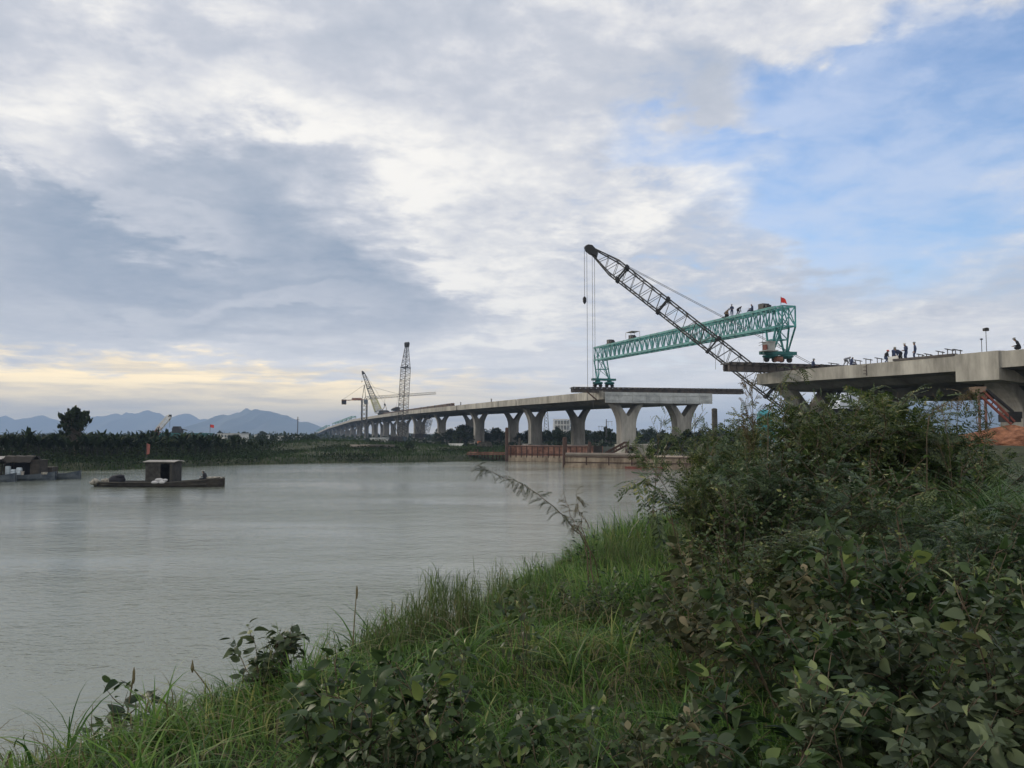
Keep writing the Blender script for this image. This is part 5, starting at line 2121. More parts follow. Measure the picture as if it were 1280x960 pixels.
def frond_proto(pairs=11, ll=.21, lw=.055, droop=.32, seed=0, t0=.12):
    """a pinnate leaf of unit length: a drooping midrib with leaflets in pairs"""
    r = np.random.RandomState(seed)
    V, F = [], []

    def rib(x): return np.array([x * (1 - .10 * x), 0, -droop * x * x])
    for i in range(6):
        for s_ in (-1, 1):
            V.append(rib(i / 5) + np.array([0, s_ * .006 * (1 - .5 * i / 5), 0]))
    for i in range(5): F += [(2 * i, 2 * i + 2, 2 * i + 3), (2 * i, 2 * i + 3, 2 * i + 1)]
    for k in range(pairs):
        x = t0 + (1 - t0) * k / (pairs - 1)
        for s_ in (-1, 1):
            p = rib(x)
            L = ll * (1 - .35 * abs(2 * x - 1.0) ** 2) * r.uniform(.85, 1.1)
            an = R(58 + r.uniform(-12, 10))
            d = np.array([math.cos(an), s_ * math.sin(an), -.30 + r.uniform(-.35, .2)])
            d /= np.linalg.norm(d)
            side = np.array([math.sin(an), -s_ * math.cos(an), 0]) * lw / 2
            b = len(V)
            m_ = p + d * L * .5
            V += [p, m_ + side, p + d * L, m_ - side + np.array([0, 0, .01])]
            F += [(b, b + 1, b + 2), (b, b + 2, b + 3)]
    return np.array(V, float), np.array(F)


LEAF = {k: leaf_proto(kind=k) for k in ('ovate', 'heart', 'lance')}
LEAVES = {k: [leaf_proto(kind=k), leaf_proto(.56, .30, .42, k), leaf_proto(.66, .05, .05, k), leaf_proto(.50, .22, .75, k), leaf_proto(.60, -.08, .3, k)] for k in ('ovate', 'heart', 'lance')}
FROND = [frond_proto(9, .22, .085, seed=1), frond_proto(8, .25, .09, .45, seed=2), frond_proto(11, .20, .065, .2, seed=3)]


def tubes(paths, radii, n=4):
    V, F = [], []
    for P, (r0, r1) in zip(paths, radii):
        P = np.asarray(P)
        k = len(P)
        T = unit(np.gradient(P, axis=0))
        ref = np.where(np.abs(T[:, 2:3]) < .9, np.array([[0, 0, 1.]]), np.array([[0, 1., 0]]))
        x = unit(np.cross(T, ref))
        y = np.cross(x, T)
        b = len(V)
        for i in range(k):
            r_ = r0 + (r1 - r0) * i / (k - 1)
            for j in range(n):
                a = 2 * PI * j / n
                V.append(P[i] + (x[i] * math.cos(a) + y[i] * math.sin(a)) * r_)
        for i in range(k - 1):
            for j in range(n):
                p, q = b + i * n + j, b + i * n + (j + 1) % n
                F += [(p, q, q + n), (p, q + n, p + n)]
    return np.array(V), np.array(F)


def grow(p, d, L, n, rng, wob=.25, lift=0.0, sag=0.0):
    P = [np.array(p, float)]
    d = np.array(d, float)
    for i in range(n):
        d = d + rng.normal(0, wob / n * 1.6, 3) + np.array([0, 0, (lift - sag * (i / n)) / n])
        d /= np.linalg.norm(d)
        P.append(P[-1] + d * L / n)
    return np.array(P)


def shrub_meshes(seed, h, spread, n_main, n_side, leaf, leaf_len, per_side, leafm, stemm, wob=.35, dense=1.0, sag=.5, stem_r=.012, top_only=.25):
    """stems growing from one foot, side branches, and leaves set along the outer branches"""
    rng = np.random.RandomState(seed)
    paths, radii = [], []
    LP, LD, LU, LS = [], [], [], []
    for i in range(n_main):
        a = 2 * PI * (i + rng.uniform(-.3, .3)) / n_main
        tilt = rng.uniform(.1, 1.0) * spread / h
        d = np.array([math.cos(a) * tilt, math.sin(a) * tilt, 1.0])
        d /= np.linalg.norm(d)
        L = h * rng.uniform(.75, 1.12) * math.hypot(1, tilt * .6)
        foot = np.array([math.cos(a), math.sin(a), 0]) * rng.uniform(0, .12) * spread
        P = grow(foot, d, L, 9, rng, wob, .1, sag * .6)
        paths.append(P)
        radii.append((stem_r * rng.uniform(.8, 1.2), stem_r * .25))
        branches = [P[5:]]
        for k in range(n_side):
            t = rng.uniform(top_only, .97)
            q = P[int(t * 9)] * (1 - (t * 9) % 1) + P[min(9, int(t * 9) + 1)] * ((t * 9) % 1)
            dm = unit(P[min(9, int(t * 9) + 1)] - P[int(t * 9)] + 1e-6)
            b = rng.uniform(0, 2 * PI)
            sd_ = np.array([math.cos(b), math.sin(b), rng.uniform(-.1, .5)])
            d2 = unit(dm * .55 + sd_ * .8)
            L2 = h * rng.uniform(.16, .40) * (1.15 - .5 * t)
            B = grow(q, d2, L2, 6, rng, wob, .15, sag)
            paths.append(B)
            radii.append((stem_r * .5, stem_r * .18))
            branches.append(B)
        for B in branches:
            k = max(3, int(per_side * dense * rng.uniform(.7, 1.3)))
            for j in range(k):
                t = (j + rng.uniform(0, 1)) / k
                f = t * (len(B) - 1)
                i0 = min(int(f), len(B) - 2)
                p = B[i0] + (B[i0 + 1] - B[i0]) * (f - i0)
                ax = unit(B[i0 + 1] - B[i0])
                b = rng.uniform(0, 2 * PI)
                out = np.array([math.cos(b), math.sin(b), rng.uniform(-.45, .9)])
                LD.append(unit(ax * rng.uniform(.2, .8) + out))
                LP.append(p)
                LU.append(unit(np.array([0, 0, 1.0]) + rng.normal(0, .6, 3)))
                LS.append(leaf_len * rng.choice([.5, .75, .95, 1.1, 1.3]) * rng.uniform(.85, 1.1) * (1.1 - .35 * t))
    LP, LD, LU, LS = map(np.array, (LP, LD, LU, LS))
    V, F = [], []
    if leaf == 'frond':
        pick = rng.randint(0, 3, len(LP))
        off_ = 0
        for q in range(3):
            s_ = pick == q
            if not s_.any(): continue
            v, f = scatter(*FROND[q], frames(LD[s_], LU[s_]), LP[s_], LS[s_])
            V.append(v)
            F.append(f + off_)
            off_ += len(v)
        V, F = np.concatenate(V), np.concatenate(F)
    else:
        LD2 = LD.copy()
        LD2[:, 2] -= .25
        pick = rng.randint(0, 5, len(LP))
        off_ = 0
        for q in range(5):
            s_ = pick == q
            if not s_.any(): continue
            v, f = scatter(*LEAVES[leaf][q], frames(LD2[s_], LU[s_]), (LP + LD * .03)[s_], LS[s_])
            V.append(v)
            F.append(f + off_)
            off_ += len(v)
        V, F = np.concatenate(V), np.concatenate(F)
    fm = tri_mesh('foliage', V, F, M[leafm], smooth=(leaf != 'frond'))
    v, f = tubes(paths, radii)
    sm = tri_mesh('stems', v, f, M[stemm], smooth=True)
    return fm, sm


def plant(name, label, cat, meshes, loc, rz=0, sc_=1.0, group=None, tilt=(0, 0)):
    t = thing(name, label, cat, loc, 0, group)
    t.rotation_euler = (tilt[0], tilt[1], rz)
    t.scale = (sc_, sc_, sc_) if not isinstance(sc_, tuple) else sc_
    link('foliage', meshes[0], t)
    link('stems', meshes[1], t)
    return t


def gz(x, y): return float(ground(np.array([x]), np.array([y]))[0])


def foot_at(px, D):
    x = (px - 640) / FPX * D
    return Vector((x, D, gz(x, D) - .03))


def mesh_h(ms, q=98.5):
    me = ms[0]
    co_ = np.empty(len(me.vertices) * 3, dtype=np.float32)
    me.vertices.foreach_get('co', co_)
    return float(np.percentile(co_[2::3], q))


# --- the feathery thicket on the right
fa = shrub_meshes(1, 2.0, 1.5, 12, 9, 'frond', .30, 9, 'feather', 'twig', dense=1.15)
fb = shrub_meshes(2, 1.8, 1.7, 13, 9, 'frond', .26, 10, 'feather_b', 'twig', dense=1.1, sag=.9)
fd = shrub_meshes(4, 1.7, 1.4, 11, 9, 'ovate', .075, 13, 'small_leaf', 'twig', dense=1.0, sag=.5)
fe = shrub_meshes(5, 1.9, 1.1, 9, 8, 'lance', .095, 10, 'small_leaf', 'bark', dense=1.0, sag=.3)
fc = shrub_meshes(3, 2.2, 1.2, 11, 9, 'frond', .32, 9, 'feather', 'twig', dense=1.1, sag=.3)
FS = [
    ('tall feathery shrub at the left shoulder of the thicket, below the grey deck end', fa, 888, 12.0, 528, .72),
    ('tall feathery shrub under the crane boom foot', fc, 985, 12.5, 497, 1.0),
    ('tallest feathery shrub of the thicket, in front of the near pier', fa, 1072, 12.0, 489, 1.1),
    ('feathery shrub below the orange soil heap, right of the tallest one', fb, 1168, 12.5, 512, .85),
    ('dark feathery shrub at the right edge below the reed clump', fb, 1285, 8.2, 655, .9),
    ('tall feathery shrub hiding the second pier of the near bridge section', fc, 1122, 12.5, 490, 1.0),
    ('olive feathery shrub leaning out over the water at the left of the thicket', fa, 884, 9.4, 585, .58),
    ('bluish feathery shrub in the middle of the thicket', fb, 958, 9.6, 560, 1.05),
    ('small-leaved green shrub right of the middle of the thicket', fd, 1055, 9.4, 575, 1.0),
    ('small-leaved shrub with a loose top left of the middle of the thicket', fe, 925, 8.6, 600, .8),
    ('narrow-leaved shrub rising between the tall feathery shrubs', fe, 1025, 11.0, 540, .9),
    ('small-leaved shrub on the slope above the corner bush', fd, 1150, 6.6, 668, .7),
    ('feathery shrub at the right edge standing below the reed clump', fa, 1262, 8.6, 632, .85),
    ('small-leaved shrub left of the reed clump at the foot of the soil heap', fd, 1185, 10.6, 556, .8),
    ('low feathery shrub between the drooping shrub and the right edge', fb, 1222, 7.2, 655, .8),
    ('narrow-leaved shrub above the corner bush at the right edge', fe, 1268, 6.2, 690, .65),
    ('drooping bluish shrub behind the broad grey leaves on the right', fb, 1180, 7.8, 630, 1.0),
    ('low small-leaved shrub at the foot of the thicket beside the grass slope', fd, 905, 7.4, 665, .75),
    ('dark feathery shrub behind the pale leafy bush', fc, 1010, 7.2, 660, .7),
    ('feathery shrub filling the shadowy hollow before the drooping shrub', fb, 1100, 7.0, 680, .75),
    ('far feathery shrub between the boom foot and the tallest shrub', fb, 1030, 15.5, 505, 1.05),
    ('far feathery shrub behind the left shoulder of the thicket', fc, 925, 15.0, 520, 1.0),
    ('far feathery shrub on the right behind the reed clump', fa, 1225, 16.0, 552, .9),
]
for i, (lb, ms, px, D, ytop, wsc) in enumerate(FS):
    p = foot_at(px, D)
    h = at(px, ytop + (10 if D > 10.5 else 4), D).z - p.z
    s_ = h / mesh_h(ms)
    plant('feathery_shrub', lb, 'shrub', ms, p, i * 2.39996, (max(.8, s_) * wsc, max(.8, s_) * wsc, s_), 'feathery shrubs of the thicket')
# slim saplings standing above the thicket
sap = shrub_meshes(21, 1.5, .2, 2, 7, 'frond', .24, 6, 'feather', 'twig', dense=.55, sag=.2, top_only=.45)
sapr = shrub_meshes(22, 1.5, .3, 3, 7, 'frond', .20, 6, 'feather_r', 'twig', dense=.6, sag=.2, top_only=.5)
for lb, ms, px, D, ytop, rz in [('slim sapling with reddish leaves rising left of the crane boom foot', sapr, 938, 11.8, 470, 0),
                                ('slim sapling crossing the pale pier below the grey deck', sap, 815, 11.4, 508, 1.0),
                                ('slim sapling crossing the second pier below the grey deck', sap, 868, 12.2, 505, 2.2),
                                ('slim feathery sapling in front of the near deck end', sap, 985, 11.5, 462, 3.1),
                                ('slim sapling reaching up to the soffit of the near bridge section', sap, 1190, 11.0, 486, 4.0),
                                ('slim sapling crossing the near bridge pier', sap, 1038, 11.0, 486, 5.2)]:
    p = foot_at(px, D)
    p.z += .6
    h = at(px, ytop, D).z - p.z
    plant('sapling', lb, 'sapling', ms, p, rz, (.55, .55, h / mesh_h(ms, 99.8)), 'slim saplings above the thicket')


# --- long arching branch over the water
def arch_branch(name, label, pts, frond_from, count, fl, leafm, seed):
    rng = np.random.RandomState(seed)
    P = np.array([tuple(q) for q in pts])
    t = np.linspace(0, 1, len(P))
    tt = np.linspace(0, 1, 24)
    PP = np.stack([np.interp(tt, t, P[:, k]) for k in range(3)], 1)
    PP[1:-1] += rng.normal(0, .008, (22, 3))
    base = Vector(PP[0])
    PP = PP - PP[0]
    root = thing(name, label, 'branch', base)
    paths, radii = [PP], [(.007, .002)]
    pos, dr, sz = [], [], []
    for k in range(count):
        u = frond_from + (1 - frond_from) * (k + rng.uniform(0, .8)) / count
        f = u * 23
        i0 = min(int(f), 22)
        p = PP[i0] + (PP[i0 + 1] - PP[i0]) * (f - i0)
        ax = unit(PP[i0 + 1] - PP[i0])
        b = rng.uniform(0, 2 * PI)
        out = np.array([math.cos(b), math.sin(b) * .6, rng.uniform(-.9, .35)])
        pos.append(p)
        dr.append(unit(ax * .4 + out))
        sz.append(fl * rng.uniform(.5, 1.1))
    pos, dr, sz = np.array(pos), np.array(dr), np.array(sz)
    v, f = scatter(*FROND[1], frames(dr, unit(np.array([[0, 0, 1.]]) + rng.normal(0, .3, (len(pos), 3)))), pos, sz)
    link('foliage', tri_mesh('foliage', v, f, M[leafm]), root)
    v, f = tubes(paths, radii, 5)
    link('stems', tri_mesh('stems', v, f, M['twig'], smooth=True), root)


bz = foot_at(752, 8.4)
arch_branch('arching_branch', 'long thin arching branch reaching left over the water', [bz, at(745, 700, 8.2), at(728, 672, 8.0), at(708, 648, 7.8), at(690, 632, 7.6), at(668, 615, 7.4), at(640, 600, 7.2), at(612, 590, 7.0), at(597, 581, 7.0)], .28, 74, .125, 'dark_feather', 5)
bz = foot_at(742, 7.8)
arch_branch('arching_branch', 'short upright twig with pods beside the long arching branch', [bz, at(738, 690, 7.8), at(722, 660, 7.8), at(712, 640, 7.8), at(703, 612, 7.8)], .45, 14, .13, 'feather_r', 6)
bz = foot_at(736, 8.0)
arch_branch('arching_branch', 'thin upright twig with brown leaf tufts right of the long arching branch', [bz, at(733, 685, 8), at(727, 650, 8), at(722, 632, 8), at(719, 612, 8)], .5, 13, .16, 'feather_r', 7)
bz = foot_at(850, 8.6)
arch_branch('arching_branch', 'low branch with hanging leaf combs at the left of the thicket', [bz, at(840, 640, 8.4), at(822, 612, 8.2), at(806, 600, 8.0), at(792, 604, 7.9)], .4, 16, .34, 'feather', 8)
arch_branch('arching_branch', 'lower branch with dark hanging leaf combs over the grass edge', [foot_at(856, 8.0), at(846, 660, 7.9), at(826, 636, 7.8), at(806, 640, 7.7)], .4, 12, .34, 'feather', 9)
arch_branch('arching_branch', 'pale feathery spray arching towards the orange soil heap', [foot_at(1150, 10), at(1160, 520, 10), at(1180, 505, 9.9), at(1205, 492, 9.8), at(1218, 486, 9.8)], .4, 26, .2, 'feather_r', 10)
arch_branch('arching_branch', 'feathery spray crossing the near deck end', [foot_at(955, 10), at(960, 520, 10), at(975, 480, 9.9), at(992, 462, 9.8), at(1010, 458, 9.8)], .5, 24, .18, 'feather', 11)
arch_branch('arching_branch', 'feathery spray lying across the middle of the thicket', [foot_at(1120, 7.4), at(1120, 640, 7.2), at(1140, 620, 7.0), at(1165, 612, 6.9), at(1185, 614, 6.8)], .3, 26, .2, 'feather', 12)

# --- broad-leaved bushes
ba = shrub_meshes(31, 1.0, .8, 9, 6, 'heart', .080, 14, 'broad', 'twig', sag=.4, stem_r=.008)
bb = shrub_meshes(32, .9, .9, 9, 6, 'ovate', .095, 9, 'broad_dark', 'twig', sag=.5, stem_r=.008)
bc = shrub_meshes(33, .9, .6, 8, 5, 'lance', .085, 11, 'broad_dry', 'dry_stem', sag=.3, stem_r=.007)
bd = shrub_meshes(34, .75, .34, 6, 5, 'ovate', .098, 10, 'broad', 'twig', sag=.3, stem_r=.008)
BS = [
    ('large bush of broad grey-green leaves in the lower right corner', ba, 1225, 4.1, 728, 1.05),
    ('bush of broad grey-green leaves with a yellowing spray, left of the corner bush', ba, 1130, 4.0, 778, .9),
    ('grey-green bush at the bottom edge below the yellowing spray', ba, 1060, 3.45, 862, .8),
    ('broad-leaved bush running off the right edge at the bottom', ba, 1275, 3.5, 800, .9),
    ('dark leafy bush at the bottom right of the grass slope', bb, 960, 3.6, 838, .95),
    ('dark leafy bush under the pale pointed leaves', bb, 1000, 4.6, 745, .9),
    ('pale pointed-leaf bush at the centre right above the dark leaves', bc, 955, 5.2, 708, .9),
    ('dry brownish bush where the grass meets the thicket', bc, 868, 5.6, 690, 1.0),
    ('green leafy bush with a red leaf below the middle thicket', bb, 1060, 5.6, 655, .95),
    ('leafy bush between the feathery shrubs and the corner bush', bb, 1170, 5.4, 690, .9),
    ('low dark leafy plant at the bottom centre of the grass', bb, 575, 3.7, 842, .7),
    ('low dark leafy plant at the bottom left of centre', bb, 450, 3.9, 818, .85),
    ('grey leafy plant at the bottom edge left of the grass slope', ba, 515, 3.35, 905, .5),
    ('dark leafy plant in the bottom grass between two grey ones', bb, 690, 3.3, 905, .5),
    ('dry leafy plant at the bottom edge right of centre', bc, 810, 3.4, 890, .6),
]
for i, (lb, ms, px, D, ytop, wsc) in enumerate(BS):
    p = foot_at(px, D)
    h = at(px, ytop, D).z - p.z
    s_ = max(.35, h / mesh_h(ms))
    plant('broadleaf_bush', lb, 'bush', ms, p, i * 2.39996 + .5, (wsc, wsc, s_), 'broad-leaved bushes in the foreground')
p = foot_at(343, 5.35)
plant('broadleaf_bush', 'upright leafy bush standing alone against the water on the left', 'bush', bd, p, .4, (.75, .75, (at(343, 772, 5.35).z - p.z) / mesh_h(bd, 99.5)))
be = shrub_meshes(35, .6, .35, 4, 3, 'heart', .085, 4, 'broad_dark', 'twig', sag=.3, stem_r=.006, dense=.8)
p = foot_at(150, 5.0)
plant('broadleaf_bush', 'small sparse leafy plant at the grass edge on the far left', 'bush', be, p, 1.4, (1.2, 1.2, (at(150, 845, 5.0).z - p.z) / mesh_h(be, 99.5)))
p = foot_at(185, 4.9)
plant('broadleaf_bush', 'tiny leafy plant right of the sparse one on the far left', 'bush', be, p, 3.0, (.6, .6, (at(185, 892, 4.9).z - p.z) / mesh_h(be, 99.5)))


# leafy weeds dotted through the grass slope
we = [shrub_meshes(70, .5, .25, 4, 4, 'ovate', .06, 5, 'broad_dark', 'twig', stem_r=.004, dense=.9), shrub_meshes(71, .55, .3, 4, 4, 'lance', .075, 5, 'small_leaf', 'twig', stem_r=.004, dense=.9),
      shrub_meshes(72, .45, .3, 5, 3, 'heart', .055, 5, 'broad', 'dry_stem', stem_r=.004, dense=.9)]
rw = random.Random(12)
for i in range(24):
    D = rw.uniform(3.6, 11)
    px = rw.uniform(430, 900) if D < 6 else rw.uniform(560, 860)
    p = foot_at(px, D)
    s0_, n0_ = river_sd(np.array([p.x]), np.array([p.y]))
    if not n0_[0] or s0_[0] < 2.0: continue
    k = rw.uniform(.5, .95)
    plant('leafy_weed', 'small leafy weed growing in the grass of the near bank', 'weed', we[rw.randrange(3)], p, rw.uniform(0, 6.28), (k, k, k * rw.uniform(.85, 1.25)), 'leafy weeds in the bank grass')


# --- grass
def blades(P, L, width, bend, rng, seg=4, lean=None):
    n = len(P)
    a = rng.uniform(0, 2 * PI, n)
    if lean is not None: a = np.where(rng.uniform(0, 1, n) < .5, lean + rng.normal(0, .7, n), a)
    hd = np.stack([np.cos(a), np.sin(a), np.zeros(n)], 1)
    tw = a + PI / 2 + rng.normal(0, .5, n)
    wd = np.stack([np.cos(tw), np.sin(tw), np.zeros(n)], 1)
    V = np.zeros((n, 2 * seg + 1, 3))
    for i in range(seg + 1):
        t = i / seg
        c = P + hd * (bend * t ** 2 * L)[:, None] + np.array([0, 0, 1.]) * (L * (t - .55 * np.clip(bend, 0, 1.2) * t ** 2.3))[:, None]
        w = (width * (1 - t ** 1.6))[:, None] / 2
        if i < seg:
            V[:, 2 * i] = c - wd * w
            V[:, 2 * i + 1] = c + wd * w
        else: V[:, 2 * seg] = c
    F = []
    for i in range(seg - 1): F += [(2 * i, 2 * i + 1, 2 * i + 3), (2 * i, 2 * i + 3, 2 * i + 2)]
    F.append((2 * seg - 2, 2 * seg - 1, 2 * seg))
    F = np.array(F)
    return V.reshape(-1, 3), (F[None] + (np.arange(n) * (2 * seg + 1))[:, None, None]).reshape(-1, 3)


def patch_noise(x, y, s, k=0.):
    return .5 + .25 * np.sin(x * s + k + 1.7 * np.sin(y * s * .7 + k)) + .25 * np.cos(y * s * 1.3 - k + 1.3 * np.sin(x * s * .9))


n = 190000
# density falls with distance from the camera: blades are placed by area, then thinned
X = RNG.uniform(-9, 9, n * 2)
Y = RNG.uniform(1.5, 20, n * 2)
sd_, nr = river_sd(X, Y)
keep = (sd_ > .25) & nr & (RNG.uniform(0, 1, len(X)) < np.clip(7.5 / np.hypot(X, Y), .15, 1)) & (np.hypot(X, Y) > 1.7)
keep &= ~((X > .36 * Y + .3) & (Y > 8.5) & (RNG.uniform(0, 1, len(X)) < .7))
X, Y, sd_ = X[keep], Y[keep], sd_[keep]
Z = ground(X, Y)
k = patch_noise(X, Y, 1.1)
Lg = (.12 + .44 * k ** 1.5 * RNG.uniform(.3, 1.5, len(X))) * np.clip(.62 + .13 * Y / 3, .7, 1.3) * np.clip(.45 + (sd_ - 1.8) * .4, .45, 1)
v, f = blades(np.stack([X, Y, Z - .02], 1), Lg, RNG.uniform(.006, .019, len(X)), RNG.uniform(.1, 1.5, len(X)), RNG, lean=2.4)
print('grass blades', len(X))
gr = link('grass', tri_mesh('grass', v, f, M['grass']))
tag(gr, 'dense green grass covering the near river bank', 'grass', kind='stuff')
# tall seeding grass along the crest
cl = [(345, 780, 5.6, 14), (412, 772, 6.0, 10), (470, 770, 6.3, 40), (500, 752, 6.6, 60), (525, 735, 6.8, 70), (548, 708, 7.0, 70), (575, 712, 7.1, 60), (590, 725, 7.2, 40), (630, 700, 7.8, 50), (640, 720, 7.9, 40), (672, 690, 8.4, 30), (690, 700, 8.6, 40), (760, 655, 10, 40), (770, 640, 10.2, 16), (230, 860, 5.1, 30), (270, 850, 5.2, 20), (60, 925, 4.7, 24), (850, 640, 9, 50), (800, 660, 9.4, 60)]
PP, LL = [], []
for px, yt, D, c in cl:
    for _ in range(c):
        q = px + RNG.normal(0, 11)
        d = D + RNG.normal(0, .25)
        x = (q - 640) / FPX * d
        z = gz(x, d)
        LL.append(max(.3, (at(q, yt - 8, d).z - z)) * RNG.uniform(.6, 1.12))
        PP.append((x, d, z - .02))
PP, LL = np.array(PP), np.array(LL)
v1, f1 = blades(PP, LL, RNG.uniform(.005, .010, len(LL)), RNG.uniform(.02, .35, len(LL)), RNG, seg=5)
sx = np.repeat(PP, 5, 0)
sl_ = np.repeat(LL, 5)
sx = sx + np.stack([RNG.normal(0, .02, len(sl_)), RNG.normal(0, .02, len(sl_)), sl_ * RNG.uniform(.2, .75, len(sl_))], 1)
v2, f2 = blades(sx, sl_ * RNG.uniform(.2, .4, len(sl_)), RNG.uniform(.004, .008, len(sl_)), RNG.uniform(.3, 1.1, len(sl_)), RNG, seg=4)
tg = link('tall_grass', tri_mesh('tall_grass', np.concatenate([v1, v2]), np.concatenate([f1, f2 + len(v1)]), M['seed_grass']))
tag(tg, 'thin tall grass stalks along the crest of the bank', 'grass', kind='stuff')
# single stalks
def stalk(label, px, D, ytop, leanx=0.0, tuft=True):
    p = foot_at(px, D)
    h = at(px, ytop, D).z - p.z
    t = thing('grass_stalk', label, 'grass stalk', p)
    P = np.array([(leanx * (k / 6) ** 1.6, 0, h * k / 6) for k in range(7)])
    v, f = tubes([P], [(.006, .0035)], 5)
    link('stem', tri_mesh('stem', v, f, M['dry_stem'], smooth=True), t)
    mb = MB()
    if tuft: mb.lathe((leanx, 0, h - .08), [(.004, 0), (.009, .03), (.008, .07), (.002, .10)], 7)
    else: mb.lathe((leanx, 0, h - .03), [(.004, 0), (.012, .03), (.002, .08)], 7)
    mb.build('seed_head', M['dry_stem'], t)


stalk('single dark stalk standing alone against the water, left of the tall grass', 444, 6.2, 735, .03)
stalk('thin stalk beside the sparse plant on the far left', 165, 5.0, 838, .06)
stalk('bent thin stalk left of the lone leafy bush', 290, 5.3, 835, -.22, False)
# coarse tufts that stand out of the mat
PP, LL = [], []
for _ in range(230):
    y_ = RNG.uniform(2.6, 15)
    x_ = RNG.uniform(-.55, .30) * y_ + RNG.normal(0, .3)
    s0_, n0_ = river_sd(np.array([x_]), np.array([y_]))
    if not n0_[0] or s0_[0] < .8: continue
    k = RNG.randint(14, 38)
    r_ = np.abs(RNG.normal(0, .09, k))
    a = RNG.uniform(0, 6.28, k)
    L0 = RNG.uniform(.35, .75) * (.75 if s0_[0] < 2.6 else 1)
    for q in range(k):
        PP.append((x_ + r_[q] * math.cos(a[q]), y_ + r_[q] * math.sin(a[q]), 0))
        LL.append(L0 * RNG.uniform(.6, 1.15))
PP, LL = np.array(PP), np.array(LL)
PP[:, 2] = ground(PP[:, 0], PP[:, 1]) - .02
v, f = blades(PP, LL, RNG.uniform(.009, .022, len(LL)), RNG.uniform(.35, 1.6, len(LL)), RNG, seg=6)
cg = link('coarse_grass', tri_mesh('coarse_grass', v, f, M['grass']))
tag(cg, 'coarse arching tufts standing out of the bank grass', 'grass', kind='stuff')
# fallen and dry blades for a mixed mat
m_ = 10000
X = RNG.uniform(-5, 6, m_)
Y = RNG.uniform(2.5, 11, m_)
sd_, nr = river_sd(X, Y)
kp = (sd_ > .8) & nr
X, Y = X[kp], Y[kp]
v, f = blades(np.stack([X, Y, ground(X, Y) + RNG.uniform(.0, .22, len(X))], 1), RNG.uniform(.12, .34, len(X)), RNG.uniform(.004, .009, len(X)), RNG.uniform(1.0, 2.2, len(X)), RNG)
M['dry_grass'] = leafmat('dry_grass', (.07, .065, .03), (.17, .15, .075), None, .25, .6, 1.5)
dg_ = link('dry_grass', tri_mesh('dry_grass', v, f, M['dry_grass']))
tag(dg_, 'fallen dry yellowish grass blades in the green grass', 'grass', kind='stuff')
# low leafy ground cover between the bushes
m_ = 26000
X = RNG.uniform(.2, 8.5, m_)
Y = RNG.uniform(2.3, 14, m_)
sd_, nr = river_sd(X, Y)
kp = (sd_ > 1.5) & nr & (X > .17 * Y + .15 + RNG.normal(0, .3, m_))
X, Y = X[kp], Y[kp]
hh = RNG.uniform(.03, .55, len(X)) * patch_noise(X, Y, 1.6, 2.)
d = unit(RNG.normal(0, 1, (len(X), 3)) * np.array([1, 1, .35]))
v, f = scatter(*LEAF['ovate'], frames(d, unit(np.array([[0, 0, 1.]]) + RNG.normal(0, .4, (len(X), 3)))), np.stack([X, Y, ground(X, Y) + hh], 1), RNG.uniform(.035, .085, len(X)))
gc = link('ground_cover', tri_mesh('ground_cover', v, f, M['broad_dark']))
tag(gc, 'low leafy ground cover between the bushes', 'ground cover', kind='stuff')
# a creeping mat of leaves in the grass at the bottom
# reed clumps on the right
def reed_clump(label, px, D, ytop, n, spread, seed):
    rng = np.random.RandomState(seed)
    p = foot_at(px, D)
    h = at(px, ytop, D).z - p.z
    t = thing('reed_clump', label, 'reeds', p)
    r_ = np.abs(rng.normal(0, spread, n))
    a = rng.uniform(0, 2 * PI, n)
    P = np.stack([r_ * np.cos(a), r_ * np.sin(a), np.zeros(n)], 1)
    v, f = blades(P, h * rng.uniform(.8, 1.5, n), rng.uniform(.014, .028, n), rng.uniform(.7, 1.7, n), rng, seg=8)
    link('blades', tri_mesh('blades', v, f, M['reed']), t)


reed_clump('bright green clump of arching reed grass at the right edge', 1246, 9.9, 548, 620, .42, 1)
reed_clump('second reed clump behind the right one below the orange soil', 1215, 14.5, 552, 380, .6, 2)
reed_clump('reed clump cut by the right edge of the picture', 1305, 9.9, 556, 480, .45, 3)

# --- far bank: banana plants
def banana_meshes(seed, h):
    rng = np.random.RandomState(seed)
    V, F, off_ = [], [], 0
    nl = 10
    for i in range(nl):
        a = 2 * PI * i / nl * 1.618 + rng.uniform(-.3, .3)
        L = h * rng.uniform(.5, .75)
        drp = rng.uniform(.5, 2.2)
        up0 = rng.uniform(.95, 1.5)
        P = []
        p = np.array([0, 0, h * .52])
        for k in range(8):
            t = k / 7
            ang = up0 - t * t * drp
            P.append(p.copy())
            p = p + np.array([math.cos(a) * math.cos(ang), math.sin(a) * math.cos(ang), math.sin(ang)]) * L / 7
        P = np.array(P)
        sd_ = np.array([-math.sin(a), math.cos(a), 0])
        for k in range(8):
            w = .30 * h / 4 * math.sin(PI * min(1, .12 + .88 * k / 7)) ** .7 * (0.25 if k == 0 else 1)
            V += [P[k] - sd_ * w + np.array([0, 0, -w * .35]), P[k], P[k] + sd_ * w + np.array([0, 0, -w * .35])]
        for k in range(7):
            b = off_ + 3 * k
            # the blade is torn here and there
            if rng.uniform() < .88: F += [(b, b + 1, b + 4), (b, b + 4, b + 3)]
            if rng.uniform() < .88: F += [(b + 1, b + 2, b + 5), (b + 1, b + 5, b + 4)]
        off_ += 24
    cm = tri_mesh('crown', np.array(V), np.array(F), M['banana'])
    v, f = tubes([np.array([(0, 0, -.3), (0.02, 0, h * .25), (0, .03, h * .55)])], [(.16, .09)], 7)
    return cm, tri_mesh('trunk', v, f, M['dark_bark'], smooth=True)


BAN = [banana_meshes(40 + i, 4.0) for i in range(4)]
rb = random.Random(3)


